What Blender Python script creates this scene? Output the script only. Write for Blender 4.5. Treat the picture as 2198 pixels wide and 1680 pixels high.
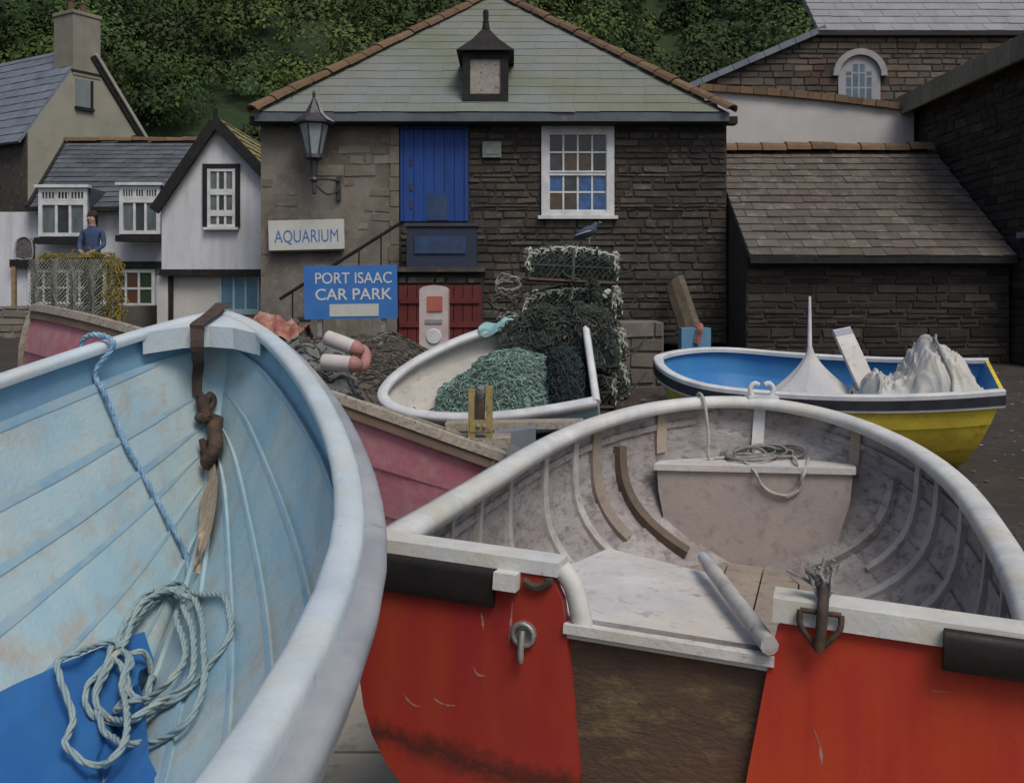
import bpy, math, random
from mathutils import Vector, Matrix, noise
from mathutils.bvhtree import BVHTree
V3 = Vector
for o in list(bpy.data.objects): bpy.data.objects.remove(o)
S = bpy.context.scene
COL = S.collection
rad = math.radians
rng = random.Random(7)

# ------------------------------------------------------------------ camera, light, exposure
F, CX, YH, EYE = 2137.0, 1099.0, 630.0, 1.65
cam = bpy.data.objects.new('camera', bpy.data.cameras.new('camera'))
COL.objects.link(cam)
cam.location = (0, 0, EYE); cam.rotation_euler = (rad(90), 0, 0)
cam.data.sensor_width = 36; cam.data.lens = 36 * F / 2198
cam.data.shift_y = -(840 - YH) / 2198
cam.data.clip_start = .05; cam.data.clip_end = 500
S.camera = cam
SUN_EL, SUN_AZ = 55, 152          # azimuth: clockwise from +Y (away from the camera); 90 = to the right
W = bpy.data.worlds.new('World'); S.world = W; W.use_nodes = True
nt = W.node_tree
sky = nt.nodes.new('ShaderNodeTexSky'); sky.sky_type = 'NISHITA'; sky.sun_disc = False
sky.sun_elevation = rad(SUN_EL); sky.sun_rotation = rad(SUN_AZ)
sky.air_density = 1.0; sky.dust_density = 4.0; sky.ozone_density = 1.0
bg = nt.nodes['Background']; bg.inputs['Strength'].default_value = .10
nt.links.new(sky.outputs['Color'], bg.inputs['Color'])
sun = bpy.data.objects.new('sun', bpy.data.lights.new('sun', 'SUN')); COL.objects.link(sun)
sun.data.energy = 1.7; sun.data.angle = rad(25); sun.data.color = (1, .95, .86)
d_ = V3((math.sin(rad(SUN_AZ)) * math.cos(rad(SUN_EL)), math.cos(rad(SUN_AZ)) * math.cos(rad(SUN_EL)), math.sin(rad(SUN_EL))))
sun.rotation_euler = d_.to_track_quat('Z', 'Y').to_euler(); sun.location = d_ * 60
S.view_settings.view_transform = 'Standard'; S.view_settings.look = 'None'
S.view_settings.gamma = 1; S.view_settings.use_curve_mapping = False
S.view_settings.exposure = -0.10

def P(px, py, d): return V3(((px - CX) / F * d, d, EYE - (py - YH) / F * d))
def lerp(a, b, t): return a + (b - a) * t
def sstep(a, b, x):
    t = max(0, min(1, (x - a) / (b - a))); return t * t * (3 - 2 * t)
def nz(x, y=0, z=0): return noise.noise(V3((x, y, z)))

# ------------------------------------------------------------------ materials
def srgb(h):
    h = h.lstrip('#'); c = [int(h[i:i + 2], 16) / 255 for i in (0, 2, 4)]
    return tuple(x / 12.92 if x < .04045 else ((x + .055) / 1.055) ** 2.4 for x in c)
MATS = {}
def M(name, c1, c2=None, scale=3.0, c3=None, s3=14.0, cut3=.62, soft3=.08, rough=.75, bump=0.0, bscale=40.0, stretch=(1, 1, 1),
      rand=0.0, tint=0.0, metal=0.0, spec=.3, c4=None, s4=2.0, cut4=.6, soft4=.15, stretch4=None):
    """mottled surface: c1/c2 broad noise, c3 patches of wear or painted light, c4 second wear, rand = change per object, tint = change per piece"""
    if name in MATS: return MATS[name]
    m = bpy.data.materials.new(name); m.use_nodes = True; MATS[name] = m
    n = m.node_tree; L = n.links.new; b = n.nodes['Principled BSDF']
    N = lambda t, **k: n.nodes.new(t)
    tc = N('ShaderNodeTexCoord'); mp = N('ShaderNodeMapping'); mp.inputs['Scale'].default_value = stretch
    L(tc.outputs['Object'], mp.inputs['Vector'])
    def nse(s, det=5.0, vec=None, rgh=.6):
        t = N('ShaderNodeTexNoise'); t.inputs['Scale'].default_value = s; t.inputs['Detail'].default_value = det
        t.inputs['Roughness'].default_value = rgh
        L(vec or mp.outputs['Vector'], t.inputs['Vector']); return t.outputs['Fac']
    def ramp(src, a, bb):
        r = N('ShaderNodeMapRange'); r.inputs['From Min'].default_value = a; r.inputs['From Max'].default_value = bb
        L(src, r.inputs['Value']); return r.outputs['Result']
    def mix(f, a, bcol, kind='MIX'):
        x = N('ShaderNodeMix'); x.data_type = 'RGBA'; x.blend_type = kind
        if isinstance(f, float): x.inputs['Factor'].default_value = f
        else: L(f, x.inputs['Factor'])
        for sock, val in ((x.inputs['A'], a), (x.inputs['B'], bcol)):
            if isinstance(val, tuple): sock.default_value = (*val[:3], 1)
            else: L(val, sock)
        return x.outputs['Result']
    col = c1
    if c2: col = mix(ramp(nse(scale), .36, .64), c1, c2)
    if c4:
        v4 = None
        if stretch4:
            m4 = N('ShaderNodeMapping'); m4.inputs['Scale'].default_value = stretch4; m4.inputs['Location'].default_value = (3.1, 1.7, .4)
            L(tc.outputs['Object'], m4.inputs['Vector']); v4 = m4.outputs['Vector']
        col = mix(ramp(nse(s4, 4.0, v4), cut4 - soft4, cut4 + soft4), col, c4)
    if c3: col = mix(ramp(nse(s3, 7.0, None, .7), cut3 - soft3, cut3 + soft3), col, c3)
    if rand or tint:
        src = None
        if rand:
            oi = N('ShaderNodeObjectInfo'); src = ramp(oi.outputs['Random'], 0, 1)
            mr = N('ShaderNodeMapRange'); mr.inputs['To Min'].default_value = 1 - rand; mr.inputs['To Max'].default_value = 1 + rand
            L(oi.outputs['Random'], mr.inputs['Value']); src = mr.outputs['Result']
        if tint:
            at = N('ShaderNodeAttribute'); at.attribute_name = 'tint'
            mr = N('ShaderNodeMapRange'); mr.inputs['From Min'].default_value = -1; mr.inputs['To Min'].default_value = 1 - tint; mr.inputs['To Max'].default_value = 1 + tint
            L(at.outputs['Fac'], mr.inputs['Value'])
            if src is None: src = mr.outputs['Result']
            else:
                ml = N('ShaderNodeMath'); ml.operation = 'MULTIPLY'; L(src, ml.inputs[0]); L(mr.outputs['Result'], ml.inputs[1]); src = ml.outputs[0]
        cmb = N('ShaderNodeCombineColor')
        for k in range(3): L(src, cmb.inputs[k])
        if isinstance(col, tuple):
            rg = N('ShaderNodeRGB'); rg.outputs[0].default_value = (*col, 1); col = rg.outputs[0]
        col = mix(1.0, col, cmb.outputs['Color'], 'MULTIPLY')
    if isinstance(col, tuple): b.inputs['Base Color'].default_value = (*col, 1)
    else: L(col, b.inputs['Base Color'])
    b.inputs['Metallic'].default_value = metal; b.inputs['Specular IOR Level'].default_value = spec
    rv = ramp(nse(scale * 3 + 2), .3, .7); mr = N('ShaderNodeMapRange'); mr.inputs['To Min'].default_value = max(.05, rough - .1); mr.inputs['To Max'].default_value = min(1, rough + .12)
    L(rv, mr.inputs['Value']); L(mr.outputs['Result'], b.inputs['Roughness'])
    if bump:
        bp = N('ShaderNodeBump'); bp.inputs['Strength'].default_value = bump; bp.inputs['Distance'].default_value = .02
        L(nse(bscale, 6.0), bp.inputs['Height']); L(bp.outputs['Normal'], b.inputs['Normal'])
    return m

WHITE = M('white_paint', (.66, .68, .69), (.50, .52, .55), 5, (.30, .28, .25), 24, .70, .05, rough=.55, bump=.10, bscale=60)
CAPB = M('bluish_white_gunwale', (.55, .63, .69), (.45, .53, .60), 6, (.27, .26, .24), 34, .69, .05, rough=.6, bump=.15, bscale=50, c4=(.54, .55, .50), s4=4, cut4=.63)
CAPW = M('worn_white_gunwale', (.66, .68, .68), (.50, .51, .52), 6, (.27, .25, .22), 30, .68, .05, rough=.6, bump=.15, bscale=50, c4=(.56, .52, .40), s4=4, cut4=.63)
RUBG = M('grey_rubbing_strake', (.26, .28, .315), (.36, .385, .41), 5, (.2, .2, .2), 26, .68, .06, rough=.7, bump=.1)
BLUEBAND = M('sky_blue_paint', (.18, .34, .50), (.23, .40, .53), 4, (.42, .48, .48), 22, .70, .06, rough=.5, bump=.08, c4=(.17, .35, .45), s4=2.5)
PALEBLUE = M('weathered_pale_blue_paint', (.36, .53, .60), (.27, .46, .58), 2.2, (.40, .36, .31), 6, .625, .12, rough=.7, bump=.2, bscale=70, rand=.05, c4=(.46, .55, .56), s4=3.2, cut4=.54)
BLUEOUT = M('pale_blue_hull_paint', (.28, .45, .58), (.35, .52, .62), 3, rough=.5)
DEEPBLUE = M('deep_blue_floor_paint', (.028, .125, .37), (.035, .16, .40), 3, (.06, .12, .2), 12, .66, .08, rough=.5, bump=.08)
RED = M('red_transom_paint', (.45, .046, .024), (.40, .036, .025), 3, (.24, .04, .03), 24, .70, .05, rough=.5, bump=.05, bscale=60, c4=(.47, .062, .022), s4=4.0, cut4=.56, stretch4=(3, 3, .5), spec=.3)
GREYIN = M('bare_grey_boat_timber', (.33, .32, .33), (.41, .40, .40), 6, (.15, .125, .12), 14, .585, .10, rough=.85, bump=.35, bscale=30, stretch=(1.2, 1, 2), rand=.10, c4=(.26, .225, .225), s4=2.5, cut4=.56)
GREYPALE = M('pale_worn_rib_paint', (.47, .46, .44), (.35, .335, .33), 9, (.24, .2, .18), 22, .64, .08, rough=.75, bump=.15)
PINKISH = M('dusty_pink_bulkhead', (.36, .32, .31), (.41, .35, .32), 5, (.26, .23, .23), 14, .62, .1, rough=.8, bump=.15)
DECKW = M('scuffed_white_deck', (.62, .61, .60), (.48, .47, .48), 5, (.32, .28, .27), 18, .63, .08, rough=.75, bump=.2, c4=(.60, .54, .45), s4=2.6)
TANFL = M('tan_floor_boards', (.34, .29, .23), (.27, .23, .20), 4, (.18, .15, .13), 14, .62, .1, rough=.85, bump=.25, rand=.08)
OCHRE = M('ochre_stained_timber', (.30, .22, .12), (.24, .19, .13), 5, (.12, .08, .05), 14, .6, .1, rough=.85, bump=.2)
BROWNB = M('dark_brown_wet_board', (.105, .070, .048), (.068, .048, .038), 4, (.20, .165, .085), 6, .61, .1, rough=.75, bump=.35, stretch=(1, 1, 2.2), c4=(.12, .055, .038), s4=3, cut4=.57)
RUBBER = M('black_rubber', (.011, .010, .010), (.018, .016, .015), 6, rough=.55, bump=.1)
IRON = M('rusty_iron', (.09, .065, .05), (.055, .045, .042), 18, (.17, .08, .035), 30, .6, .08, rough=.75, bump=.3, metal=.2)
GALV = M('galvanised_metal', (.42, .43, .43), (.30, .30, .30), 22, (.16, .12, .09), 40, .64, .06, rough=.45, metal=.6, bump=.1)
RUST = M('rust_stain', (.44, .37, .29), (.34, .26, .18), 26, (.20, .11, .06), 44, .62, .1, rough=.9, bump=.1)
YELLOW = M('yellow_hull_paint', (.78, .60, .06), (.80, .64, .085), 3, (.33, .24, .03), 9, .64, .12, rough=.5, bump=.06, c4=(.40, .31, .03), s4=1.5)
NAVYBLK = M('blue_black_paint', (.022, .024, .035), (.04, .042, .055), 6, rough=.45)
BOATBLUE = M('bright_blue_interior', (.04, .19, .46), (.05, .22, .47), 3, (.09, .2, .38), 12, .68, .1, rough=.5)
PINKH = M('faded_crimson_pink_paint', (.47, .16, .215), (.43, .20, .235), 3.5, (.46, .29, .29), 9, .58, .12, rough=.6, bump=.12, c4=(.40, .10, .155), s4=2)
WOODGUN = M('weathered_wood_gunwale', (.36, .32, .27), (.27, .24, .20), 6, (.15, .12, .09), 24, .6, .1, rough=.8, bump=.3, stretch=(2, 2, 2))
CREAM = M('cream_dinghy_paint', (.56, .54, .50), (.46, .45, .44), 4, (.30, .27, .24), 16, .66, .08, rough=.65, bump=.1)
LTBLUE = M('light_blue_dinghy_hull', (.26, .43, .54), (.33, .48, .56), 4, rough=.55)
STONE_D = M('dark_slate_stone', (.072, .067, .062), (.048, .045, .043), 3, (.14, .14, .125), 7, .62, .08, rough=.9, bump=.5, bscale=26, rand=.20, tint=.28, c4=(.085, .066, .050), s4=1.3, cut4=.57)
STONE_L = M('pale_rendered_stone', (.215, .20, .175), (.175, .160, .138), 2.5, (.28, .26, .23), 9, .64, .08, rough=.92, bump=.4, bscale=26, rand=.12, tint=.12, c4=(.15, .115, .09), s4=1.2, cut4=.60)
MORTAR_D = M('dark_mortar', (.058, .053, .047), (.043, .039, .036), 5, rough=.95, bump=.4)
MORTAR_L = M('pale_mortar', (.205, .19, .165), (.16, .147, .125), 2.2, (.25, .235, .21), 9, .62, .1, rough=.95, bump=.4, c4=(.12, .10, .085), s4=1.1, cut4=.58)
STONE_R = M('brown_black_stone', (.050, .040, .034), (.036, .030, .027), 2.5, (.085, .076, .066), 8, .66, .08, rough=.92, bump=.5, bscale=26, rand=.3, tint=.35)
STONE_C = M('chapel_stone', (.115, .10, .085), (.085, .073, .063), 2.5, (.15, .145, .125), 7, .64, .1, rough=.92, bump=.4, rand=.22, tint=.28, c4=(.14, .08, .055), s4=1, cut4=.62)
SLATE_G = M('mossy_grey_slate', (.19, .212, .212), (.16, .178, .182), .8, (.135, .158, .082), .5, .575, .16, rough=.85, bump=.25, rand=.025, c4=(.225, .215, .19), s4=.8, cut4=.6)
SLATE_D = M('dark_blue_slate', (.105, .12, .135), (.075, .085, .10), 2, (.17, .19, .19), 6, .68, .08, rough=.75, bump=.2, rand=.18)
SLATE_B = M('old_brown_slate', (.125, .110, .092), (.092, .083, .073), 2, (.21, .21, .19), 5, .63, .08, rough=.85, bump=.25, rand=.22, c4=(.11, .085, .075), s4=1.2)
SLATE_BLUE = M('blue_grey_slate', (.17, .20, .24), (.13, .155, .195), 2, (.2, .22, .22), 6, .66, .08, rough=.75, bump=.2, rand=.1)
SLATE_PALE = M('pale_chapel_slate', (.27, .27, .285), (.23, .235, .25), 1.2, (.30, .31, .27), 4, .66, .1, rough=.8, bump=.15, rand=.06)
LICHEN = M('lichen_yellow_slate', (.27, .25, .11), (.21, .20, .11), 2, (.31, .29, .15), 6, .6, .1, rough=.9, bump=.2, rand=.1)
RIDGE = M('brown_clay_ridge_tile', (.165, .10, .062), (.13, .085, .056), 4, (.165, .14, .07), 9, .6, .1, rough=.88, bump=.25, rand=.18)
BLACKT = M('black_timber', (.013, .012, .013), (.022, .021, .021), 6, rough=.75, bump=.15)
LIME = M('white_limewash', (.62, .645, .70), (.56, .585, .64), 1.6, (.47, .46, .44), 8, .66, .10, rough=.9, bump=.2, bscale=18, c4=(.47, .475, .48), s4=3, cut4=.62, stretch4=(2.2, 2.2, .3))
LIMEW = M('warm_limewash', (.56, .55, .53), (.49, .48, .47), 1.6, (.40, .39, .36), 6, .68, .10, rough=.9, bump=.15, bscale=18)
GREYR = M('grey_green_render', (.32, .31, .255), (.27, .265, .22), 1.2, (.34, .32, .29), 4, .63, .12, rough=.95, bump=.2, bscale=14)
RENDERW = M('pale_grey_render', (.50, .495, .49), (.43, .425, .42), 1.2, (.44, .44, .44), 4, .64, .12, rough=.95, bump=.2, bscale=14)
CHIM = M('chimney_render', (.27, .255, .21), (.22, .205, .175), 3, rough=.95, bump=.2)
DOORB = M('royal_blue_door_paint', (.017, .066, .28), (.015, .052, .22), 3, (.02, .05, .16), 10, .64, .1, rough=.55, bump=.08, stretch=(4, 4, .7), rand=.08)
DUSKB = M('dusky_blue_paint', (.035, .075, .17), (.03, .05, .10), 4, rough=.7, bump=.1)
REDDOOR = M('dark_red_boards', (.15, .030, .028), (.11, .024, .023), 3, (.10, .02, .02), 9, .62, .1, rough=.7, bump=.15, rand=.1)
SIGNB = M('sign_blue_paint', (.04, .155, .46), (.05, .18, .48), 3, rough=.5)
LETW = M('white_sign_lettering', (.62, .64, .62), (.5, .53, .55), 30, rough=.6)
LETB = M('blue_sign_lettering', (.06, .16, .40), (.09, .2, .42), 30, rough=.6)
PANE = M('dark_window_glass', (.018, .022, .028), (.045, .055, .06), 3, rough=.12, spec=.6)
PANEG = M('grey_curtained_glass', (.14, .17, .18), (.07, .09, .10), 7, rough=.15, spec=.6, stretch=(1, 1, .3))
PANEB = M('blue_curtained_glass', (.10, .23, .33), (.08, .18, .28), 6, rough=.15, spec=.6, stretch=(1, 1, .4))
CONC = M('pale_concrete', (.50, .47, .39), (.43, .40, .33), 2, (.30, .28, .22), 12, .62, .1, rough=.9, bump=.25, rand=.06)
GROUND = M('dark_gritty_ground', (.055, .047, .040), (.040, .034, .030), 1.5, (.085, .074, .063), 8, .62, .1, rough=.95, bump=.5, bscale=20)
TERR = M('terrace_stone', (.20, .19, .17), (.15, .14, .13), 2, rough=.95, bump=.3)
ROPEB = M('blue_white_rope', (.30, .47, .62), (.12, .26, .45), 45, (.50, .58, .62), 60, .6, .06, rough=.9, bump=.4, bscale=120)
ROPEG = M('grey_green_rope', (.33, .43, .45), (.25, .35, .39), 14, (.41, .45, .38), 26, .60, .08, rough=.92, bump=.4, bscale=120)
ROPEW = M('pale_rope', (.50, .48, .43), (.36, .35, .32), 30, rough=.95, bump=.4, bscale=140)
ROPEGREY = M('grey_rope', (.30, .30, .29), (.20, .20, .19), 30, rough=.95, bump=.4, bscale=140)
NETG = M('sea_green_net', (.165, .255, .225), (.21, .31, .275), 8, (.27, .37, .34), 20, .62, .1, rough=.95, tint=.35)
NETDK = M('dark_green_net', (.045, .057, .050), (.07, .083, .075), 8, rough=.95, tint=.3)
NETNAVY = M('dark_blue_green_net', (.024, .036, .044), (.034, .05, .048), 8, rough=.95, tint=.3)
NETBR = M('brown_fishing_net', (.115, .10, .085), (.078, .07, .063), 8, (.16, .155, .125), 16, .6, .1, rough=.95, tint=.35)
NETGREY = M('grey_green_drying_net', (.21, .23, .20), (.16, .17, .15), 8, rough=.95, tint=.3)
NETYEL = M('yellow_netting', (.27, .22, .055), (.20, .17, .05), 8, rough=.95, tint=.3)
POTROPE = M('frayed_pot_rope', (.47, .48, .42), (.30, .33, .29), 18, rough=.95, bump=.3)
CYAN = M('turquoise_cloth', (.20, .40, .44), (.26, .45, .47), 8, rough=.9, bump=.2)
REDCLOTH = M('faded_red_sailcloth', (.34, .145, .125), (.25, .085, .07), 7, (.40, .30, .22), 9, .57, .1, rough=.9, bump=.2)
TARP = M('off_white_tarpaulin', (.52, .51, .47), (.44, .44, .42), 4, (.30, .36, .43), 4.5, .60, .07, c4=(.42, .36, .27), s4=6, cut4=.63, soft4=.06, rough=.8, bump=.2)  # blue grey patches put fold shadows into the colour; tan is staining
FLW = M('white_float_plastic', (.58, .55, .53), (.48, .45, .44), 6, rough=.5)
FLP = M('pink_float_plastic', (.40, .215, .195), (.33, .16, .145), 6, rough=.55)
SKIN = M('skin', (.42, .27, .20), rough=.6)
HAIR = M('dark_hair', (.025, .02, .016), (.04, .03, .02), 30, rough=.8)
JACKET = M('blue_jacket_cloth', (.055, .085, .17), (.045, .07, .14), 12, rough=.9, bump=.15)
TROUS = M('dark_trousers', (.03, .032, .035), rough=.9)
MACHR = M('faded_red_panel', (.42, .13, .10), (.36, .10, .085), 8, rough=.7)
FERN = M('leaf_green', (.042, .078, .024), (.024, .048, .018), .18, (.12, .16, .03), .32, .60, .10, rough=.85, tint=.65, c4=(.085, .095, .026), s4=.11, cut4=.58)  # yellow green patches paint sunlit spots into the leaf colour
BUSHG = M('bush_leaf', (.046, .10, .026), (.034, .070, .022), .5, (.095, .12, .028), .9, .6, .1, rough=.85, tint=.4)
HILLM = M('hill_earth', (.016, .030, .013), (.026, .045, .017), .6, (.04, .06, .02), 3, .6, .1, rough=1, bump=.6, bscale=6)
LGLASS = M('lamp_glass', (.34, .40, .42), (.25, .30, .33), 5, rough=.2, spec=.6)
LAMPM = M('lamp_dark_metal', (.045, .043, .05), (.07, .07, .078), 8, rough=.5, metal=.3)
LAMP_HI = M('lamp_cap_highlight', (.36, .36, .38), (.28, .28, .30), 8, rough=.5)
PLAQ = M('mottled_pale_plaque', (.36, .34, .30), (.28, .26, .24), 12, (.12, .11, .10), 16, .60, .04, rough=.9)
BIRD = M('slate_blue_feathers', (.07, .085, .13), (.05, .06, .09), 20, rough=.8)
BIRDW = M('pale_bird_feathers', (.28, .29, .33), rough=.8)
VERDI = M('grey_green_plate', (.16, .20, .18), (.22, .26, .24), 10, rough=.7)

# ------------------------------------------------------------------ mesh builder
class MB:
    def __init__(s): s.v = []; s.f = []; s.m = []; s.t = []
    def add(s, vs, fs, m=0, t=0.0):
        o = len(s.v); s.v += [tuple(v) for v in vs]
        for f in fs: s.f.append(tuple(i + o for i in f)); s.m.append(m); s.t.append(t)
    def hexa(s, p, m=0, t=0.0, back=True):      # p: 4 back corners then 4 front corners, both counter-clockwise seen from the front
        fs = [(4, 5, 6, 7), (0, 1, 5, 4), (1, 2, 6, 5), (2, 3, 7, 6), (3, 0, 4, 7)]
        if back: fs.append((3, 2, 1, 0))
        s.add(p, fs, m, t)
    def box(s, c, sz, B=None, m=0, t=0.0):
        c = V3(c); x, y, z = [k / 2 for k in sz]; B = B or Matrix.Identity(3)
        q = [c + B @ V3(k) for k in ((-x, y, -z), (x, y, -z), (x, y, z), (-x, y, z), (-x, -y, -z), (x, -y, -z), (x, -y, z), (-x, -y, z))]
        s.hexa(q, m, t)
    def slab(s, O, U, Vv, N, u0, u1, v0, v1, n0, n1, m=0, t=0.0):
        g = lambda u, v, n: O + U * u + Vv * v + N * n
        s.hexa([g(u0, v0, n0), g(u1, v0, n0), g(u1, v1, n0), g(u0, v1, n0), g(u0, v0, n1), g(u1, v0, n1), g(u1, v1, n1), g(u0, v1, n1)], m, t)
    def prism(s, poly, vec, m=0, t=0.0):
        n = len(poly); a = [V3(p) for p in poly]; b = [p + vec for p in a]
        fs = [tuple(range(n)), tuple(range(2 * n - 1, n - 1, -1))]
        for i in range(n): j = (i + 1) % n; fs.append((i, i + n, j + n, j))
        s.add(a + b, fs, m, t)
    def grid(s, rows, m=0, t=0.0, cu=False, flip=False):
        R_, C_ = len(rows), len(rows[0]); vs = [p for r in rows for p in r]; fs = []
        for i in range(R_ - 1):
            for j in range(C_ if cu else C_ - 1):
                k = (j + 1) % C_; q = (i * C_ + j, i * C_ + k, (i + 1) * C_ + k, (i + 1) * C_ + j)
                fs.append(q[::-1] if flip else q)
        s.add(vs, fs, m, t)
    def tube(s, pts, r, n=6, closed=False, m=0, t=0.0, flat=1.0):
        pts = [V3(p) for p in pts]; K = len(pts)
        if K < 2: return
        ref = None; rows = []
        for i, p in enumerate(pts):
            a = pts[(i - 1) % K] if (closed or i > 0) else p; b = pts[(i + 1) % K] if (closed or i < K - 1) else p
            tg = (b - a)
            if tg.length < 1e-9: tg = V3((0, 0, 1))
            tg.normalize()
            if ref is None:
                ref = tg.orthogonal().normalized()
            ref = (ref - tg * ref.dot(tg))
            if ref.length < 1e-6: ref = tg.orthogonal()
            ref.normalize(); bi = tg.cross(ref)
            rr = r(i / (K - 1)) if callable(r) else r
            rows.append([p + (ref * math.cos(2 * math.pi * k / n) + bi * math.sin(2 * math.pi * k / n) * flat) * rr for k in range(n)])
        if closed: rows.append(rows[0])
        s.grid(rows, m, t, cu=True)
        if not closed:
            o = len(s.v); s.add(rows[0] + rows[-1], [tuple(range(n - 1, -1, -1)), tuple(range(n, 2 * n))], m, t)
    def lathe(s, prof, O, axis=(0, 0, 1), n=12, m=0, t=0.0, rot=0.0):   # prof: (radius, height)
        A = V3(axis).normalized(); X = A.orthogonal().normalized() if abs(A.z) < .99 else V3((1, 0, 0)); Y = A.cross(X); O = V3(O)
        s.grid([[O + A * h + (X * math.cos(rot + 2 * math.pi * k / n) + Y * math.sin(rot + 2 * math.pi * k / n)) * max(r, 1e-4) for k in range(n)] for r, h in prof], m, t, cu=True)
    def build(s, name, mats, parent=None, smooth=False, kind=None):
        me = bpy.data.meshes.new(name); me.from_pydata(s.v, [], s.f)
        if not isinstance(mats, (list, tuple)): mats = [mats]
        for x in mats: me.materials.append(x)
        if len(mats) > 1: me.polygons.foreach_set('material_index', s.m)
        if smooth:
            me.polygons.foreach_set('use_smooth', [True] * len(s.f))
            if smooth != True: me.update(); me.set_sharp_from_angle(angle=rad(smooth))
        if any(s.t):
            a = me.attributes.new('tint', 'FLOAT', 'FACE'); a.data.foreach_set('value', s.t)
        me.update()
        o = bpy.data.objects.new(name, me); COL.objects.link(o)
        if parent: attach(o, parent)
        if kind: o['kind'] = kind
        return o
def mw(o):
    m = Matrix.LocRotScale(o.location, o.rotation_euler, o.scale)
    return mw(o.parent) @ o.matrix_parent_inverse @ m if o.parent else m
def attach(o, parent): o.parent = parent; o.matrix_parent_inverse = mw(parent).inverted()
def tag(o, label, cat, group=None, kind=None):
    o['label'] = label; o['category'] = cat
    if group: o['group'] = group
    if kind: o['kind'] = kind
    return o
def thing(name, label, cat, loc, group=None):
    o = bpy.data.objects.new(name, None); o.empty_display_size = .2; COL.objects.link(o); o.location = loc
    return tag(o, label, cat, group)
def structure(o): o['kind'] = 'structure'; return o
def copy_tree(o, parent=None):
    c = o.copy(); COL.objects.link(c)
    if parent: c.parent = parent
    for ch in [k for k in bpy.data.objects if k.parent == o and k != c]: copy_tree(ch, c)
    return c
def smooth_path(pts, sub=5, closed=False):
    pts = [V3(p) for p in pts]; K = len(pts); out = []
    for i in range(K if closed else K - 1):
        g = lambda k: pts[k % K] if closed else pts[max(0, min(K - 1, k))]
        a, b, c, d = g(i - 1), g(i), g(i + 1), g(i + 2)
        for j in range(sub):
            t = j / sub
            out.append(.5 * ((2 * b) + (c - a) * t + (2 * a - 5 * b + 4 * c - d) * t * t + (3 * b - a - 3 * c + d) * t ** 3))
    if not closed: out.append(pts[-1])
    return out
def text(body, size, O, U, Vv, N, mat, parent, name='lettering', depth=.004, bold=.012, width=None, spacing=1.0):
    cu = bpy.data.curves.new(name, 'FONT'); cu.body = body; cu.size = size; cu.extrude = depth; cu.offset = bold * size; cu.space_character = spacing
    to = bpy.data.objects.new(name, cu); COL.objects.link(to)
    dg = bpy.context.evaluated_depsgraph_get(); dg.update()
    me = bpy.data.meshes.new_from_object(to.evaluated_get(dg)); bpy.data.objects.remove(to)
    xs = [v.co.x for v in me.vertices]; x0, x1 = min(xs), max(xs); k = (width / (x1 - x0)) if width else 1
    for v in me.vertices:
        c = v.co.copy(); v.co = O + U * ((c.x - x0) * k) + Vv * c.y + N * c.z
    me.materials.clear(); me.materials.append(mat)
    o = bpy.data.objects.new(name, me); COL.objects.link(o); attach(o, parent); return o

X, Y, Z = V3((1, 0, 0)), V3((0, 1, 0)), V3((0, 0, 1))
def twisted(mb, path, r, turns=26, step=.0065, n=5):
    path = [V3(p) for p in path]; out = [path[0]]; acc = 0.0
    for a, b in zip(path, path[1:]):
        L_ = (b - a).length; q = step - acc
        while q < L_: out.append(a + (b - a) * (q / L_)); q += step
        acc = L_ - (q - step)
    K = len(out)
    for ph in (0, 2.094, 4.189):
        pts = []; ref = None
        for i, p in enumerate(out):
            tg = out[min(i + 1, K - 1)] - out[max(0, i - 1)]
            if tg.length < 1e-9: continue
            tg.normalize(); ref = tg.orthogonal().normalized() if ref is None else (ref - tg * ref.dot(tg)).normalized(); bi = tg.cross(ref); w = i * step * turns * 2 + ph
            pts.append(p + (ref * math.cos(w) + bi * math.sin(w)) * r * .5)
        mb.tube(pts, r * .58, n)

# ------------------------------------------------------------------ walls of stone, roofs of slate
def stone_wall(parent, O, U, Vv, N, w, h, mat, row=(.09, .17), ln=(.18, .5), holes=(), inside=None, single=150, seed=1, proud=.03, keep=1.0):
    r = random.Random(seed); st = []; v = 0
    while v < h - .03:
        rh = min(r.uniform(*row), h - v); u = -r.uniform(0, .2)
        while u < w:
            l = r.uniform(*ln); a, b = max(0, u), min(w, u + l); u += l
            if b - a < .05: continue
            ok = True
            for (h0, h1, k0, k1) in holes:
                if v + rh > k0 + .01 and v < k1 - .01:
                    if a >= h0 - .01 and b <= h1 + .01: ok = False
                    elif a < h0 < b: b = h0
                    elif a < h1 < b: a = h1
            if not ok or b - a < .04: continue
            if inside and not inside((a + b) / 2, v + rh / 2): continue
            if keep < 1 and nz(a * 1.1, v * 1.1, seed) + r.uniform(-.25, .25) > keep - .5: continue
            st.append((a, b, v, v + rh))
        v += rh
    st.sort(key=lambda q: -(q[1] - q[0]) * (q[3] - q[2]))
    rest = MB()
    for i, (a, b, c, d) in enumerate(st):
        mb = MB() if i < single else rest
        g = .010; j = lambda s=.013: r.uniform(-s, s); n = r.uniform(.012, proud); e = .012
        q = [(a + g + j(), c + g + j()), (b - g + j(), c + g + j()), (b - g + j(), d - g + j()), (a + g + j(), d - g + j())]
        inn = [(q[0][0] + e, q[0][1] + e), (q[1][0] - e, q[1][1] + e), (q[2][0] - e, q[2][1] - e), (q[3][0] + e, q[3][1] - e)]
        G = lambda uv, k: O + U * uv[0] + Vv * uv[1] + N * k
        mb.hexa([G(x, -.02) for x in q] + [G(x, n + j(.006)) for x in inn], 0, r.uniform(-1, 1), back=False)
        if i < single: mb.build('stone', mat, parent)
    if rest.f: rest.build('small_stones', mat, parent, kind='stuff')

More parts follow.
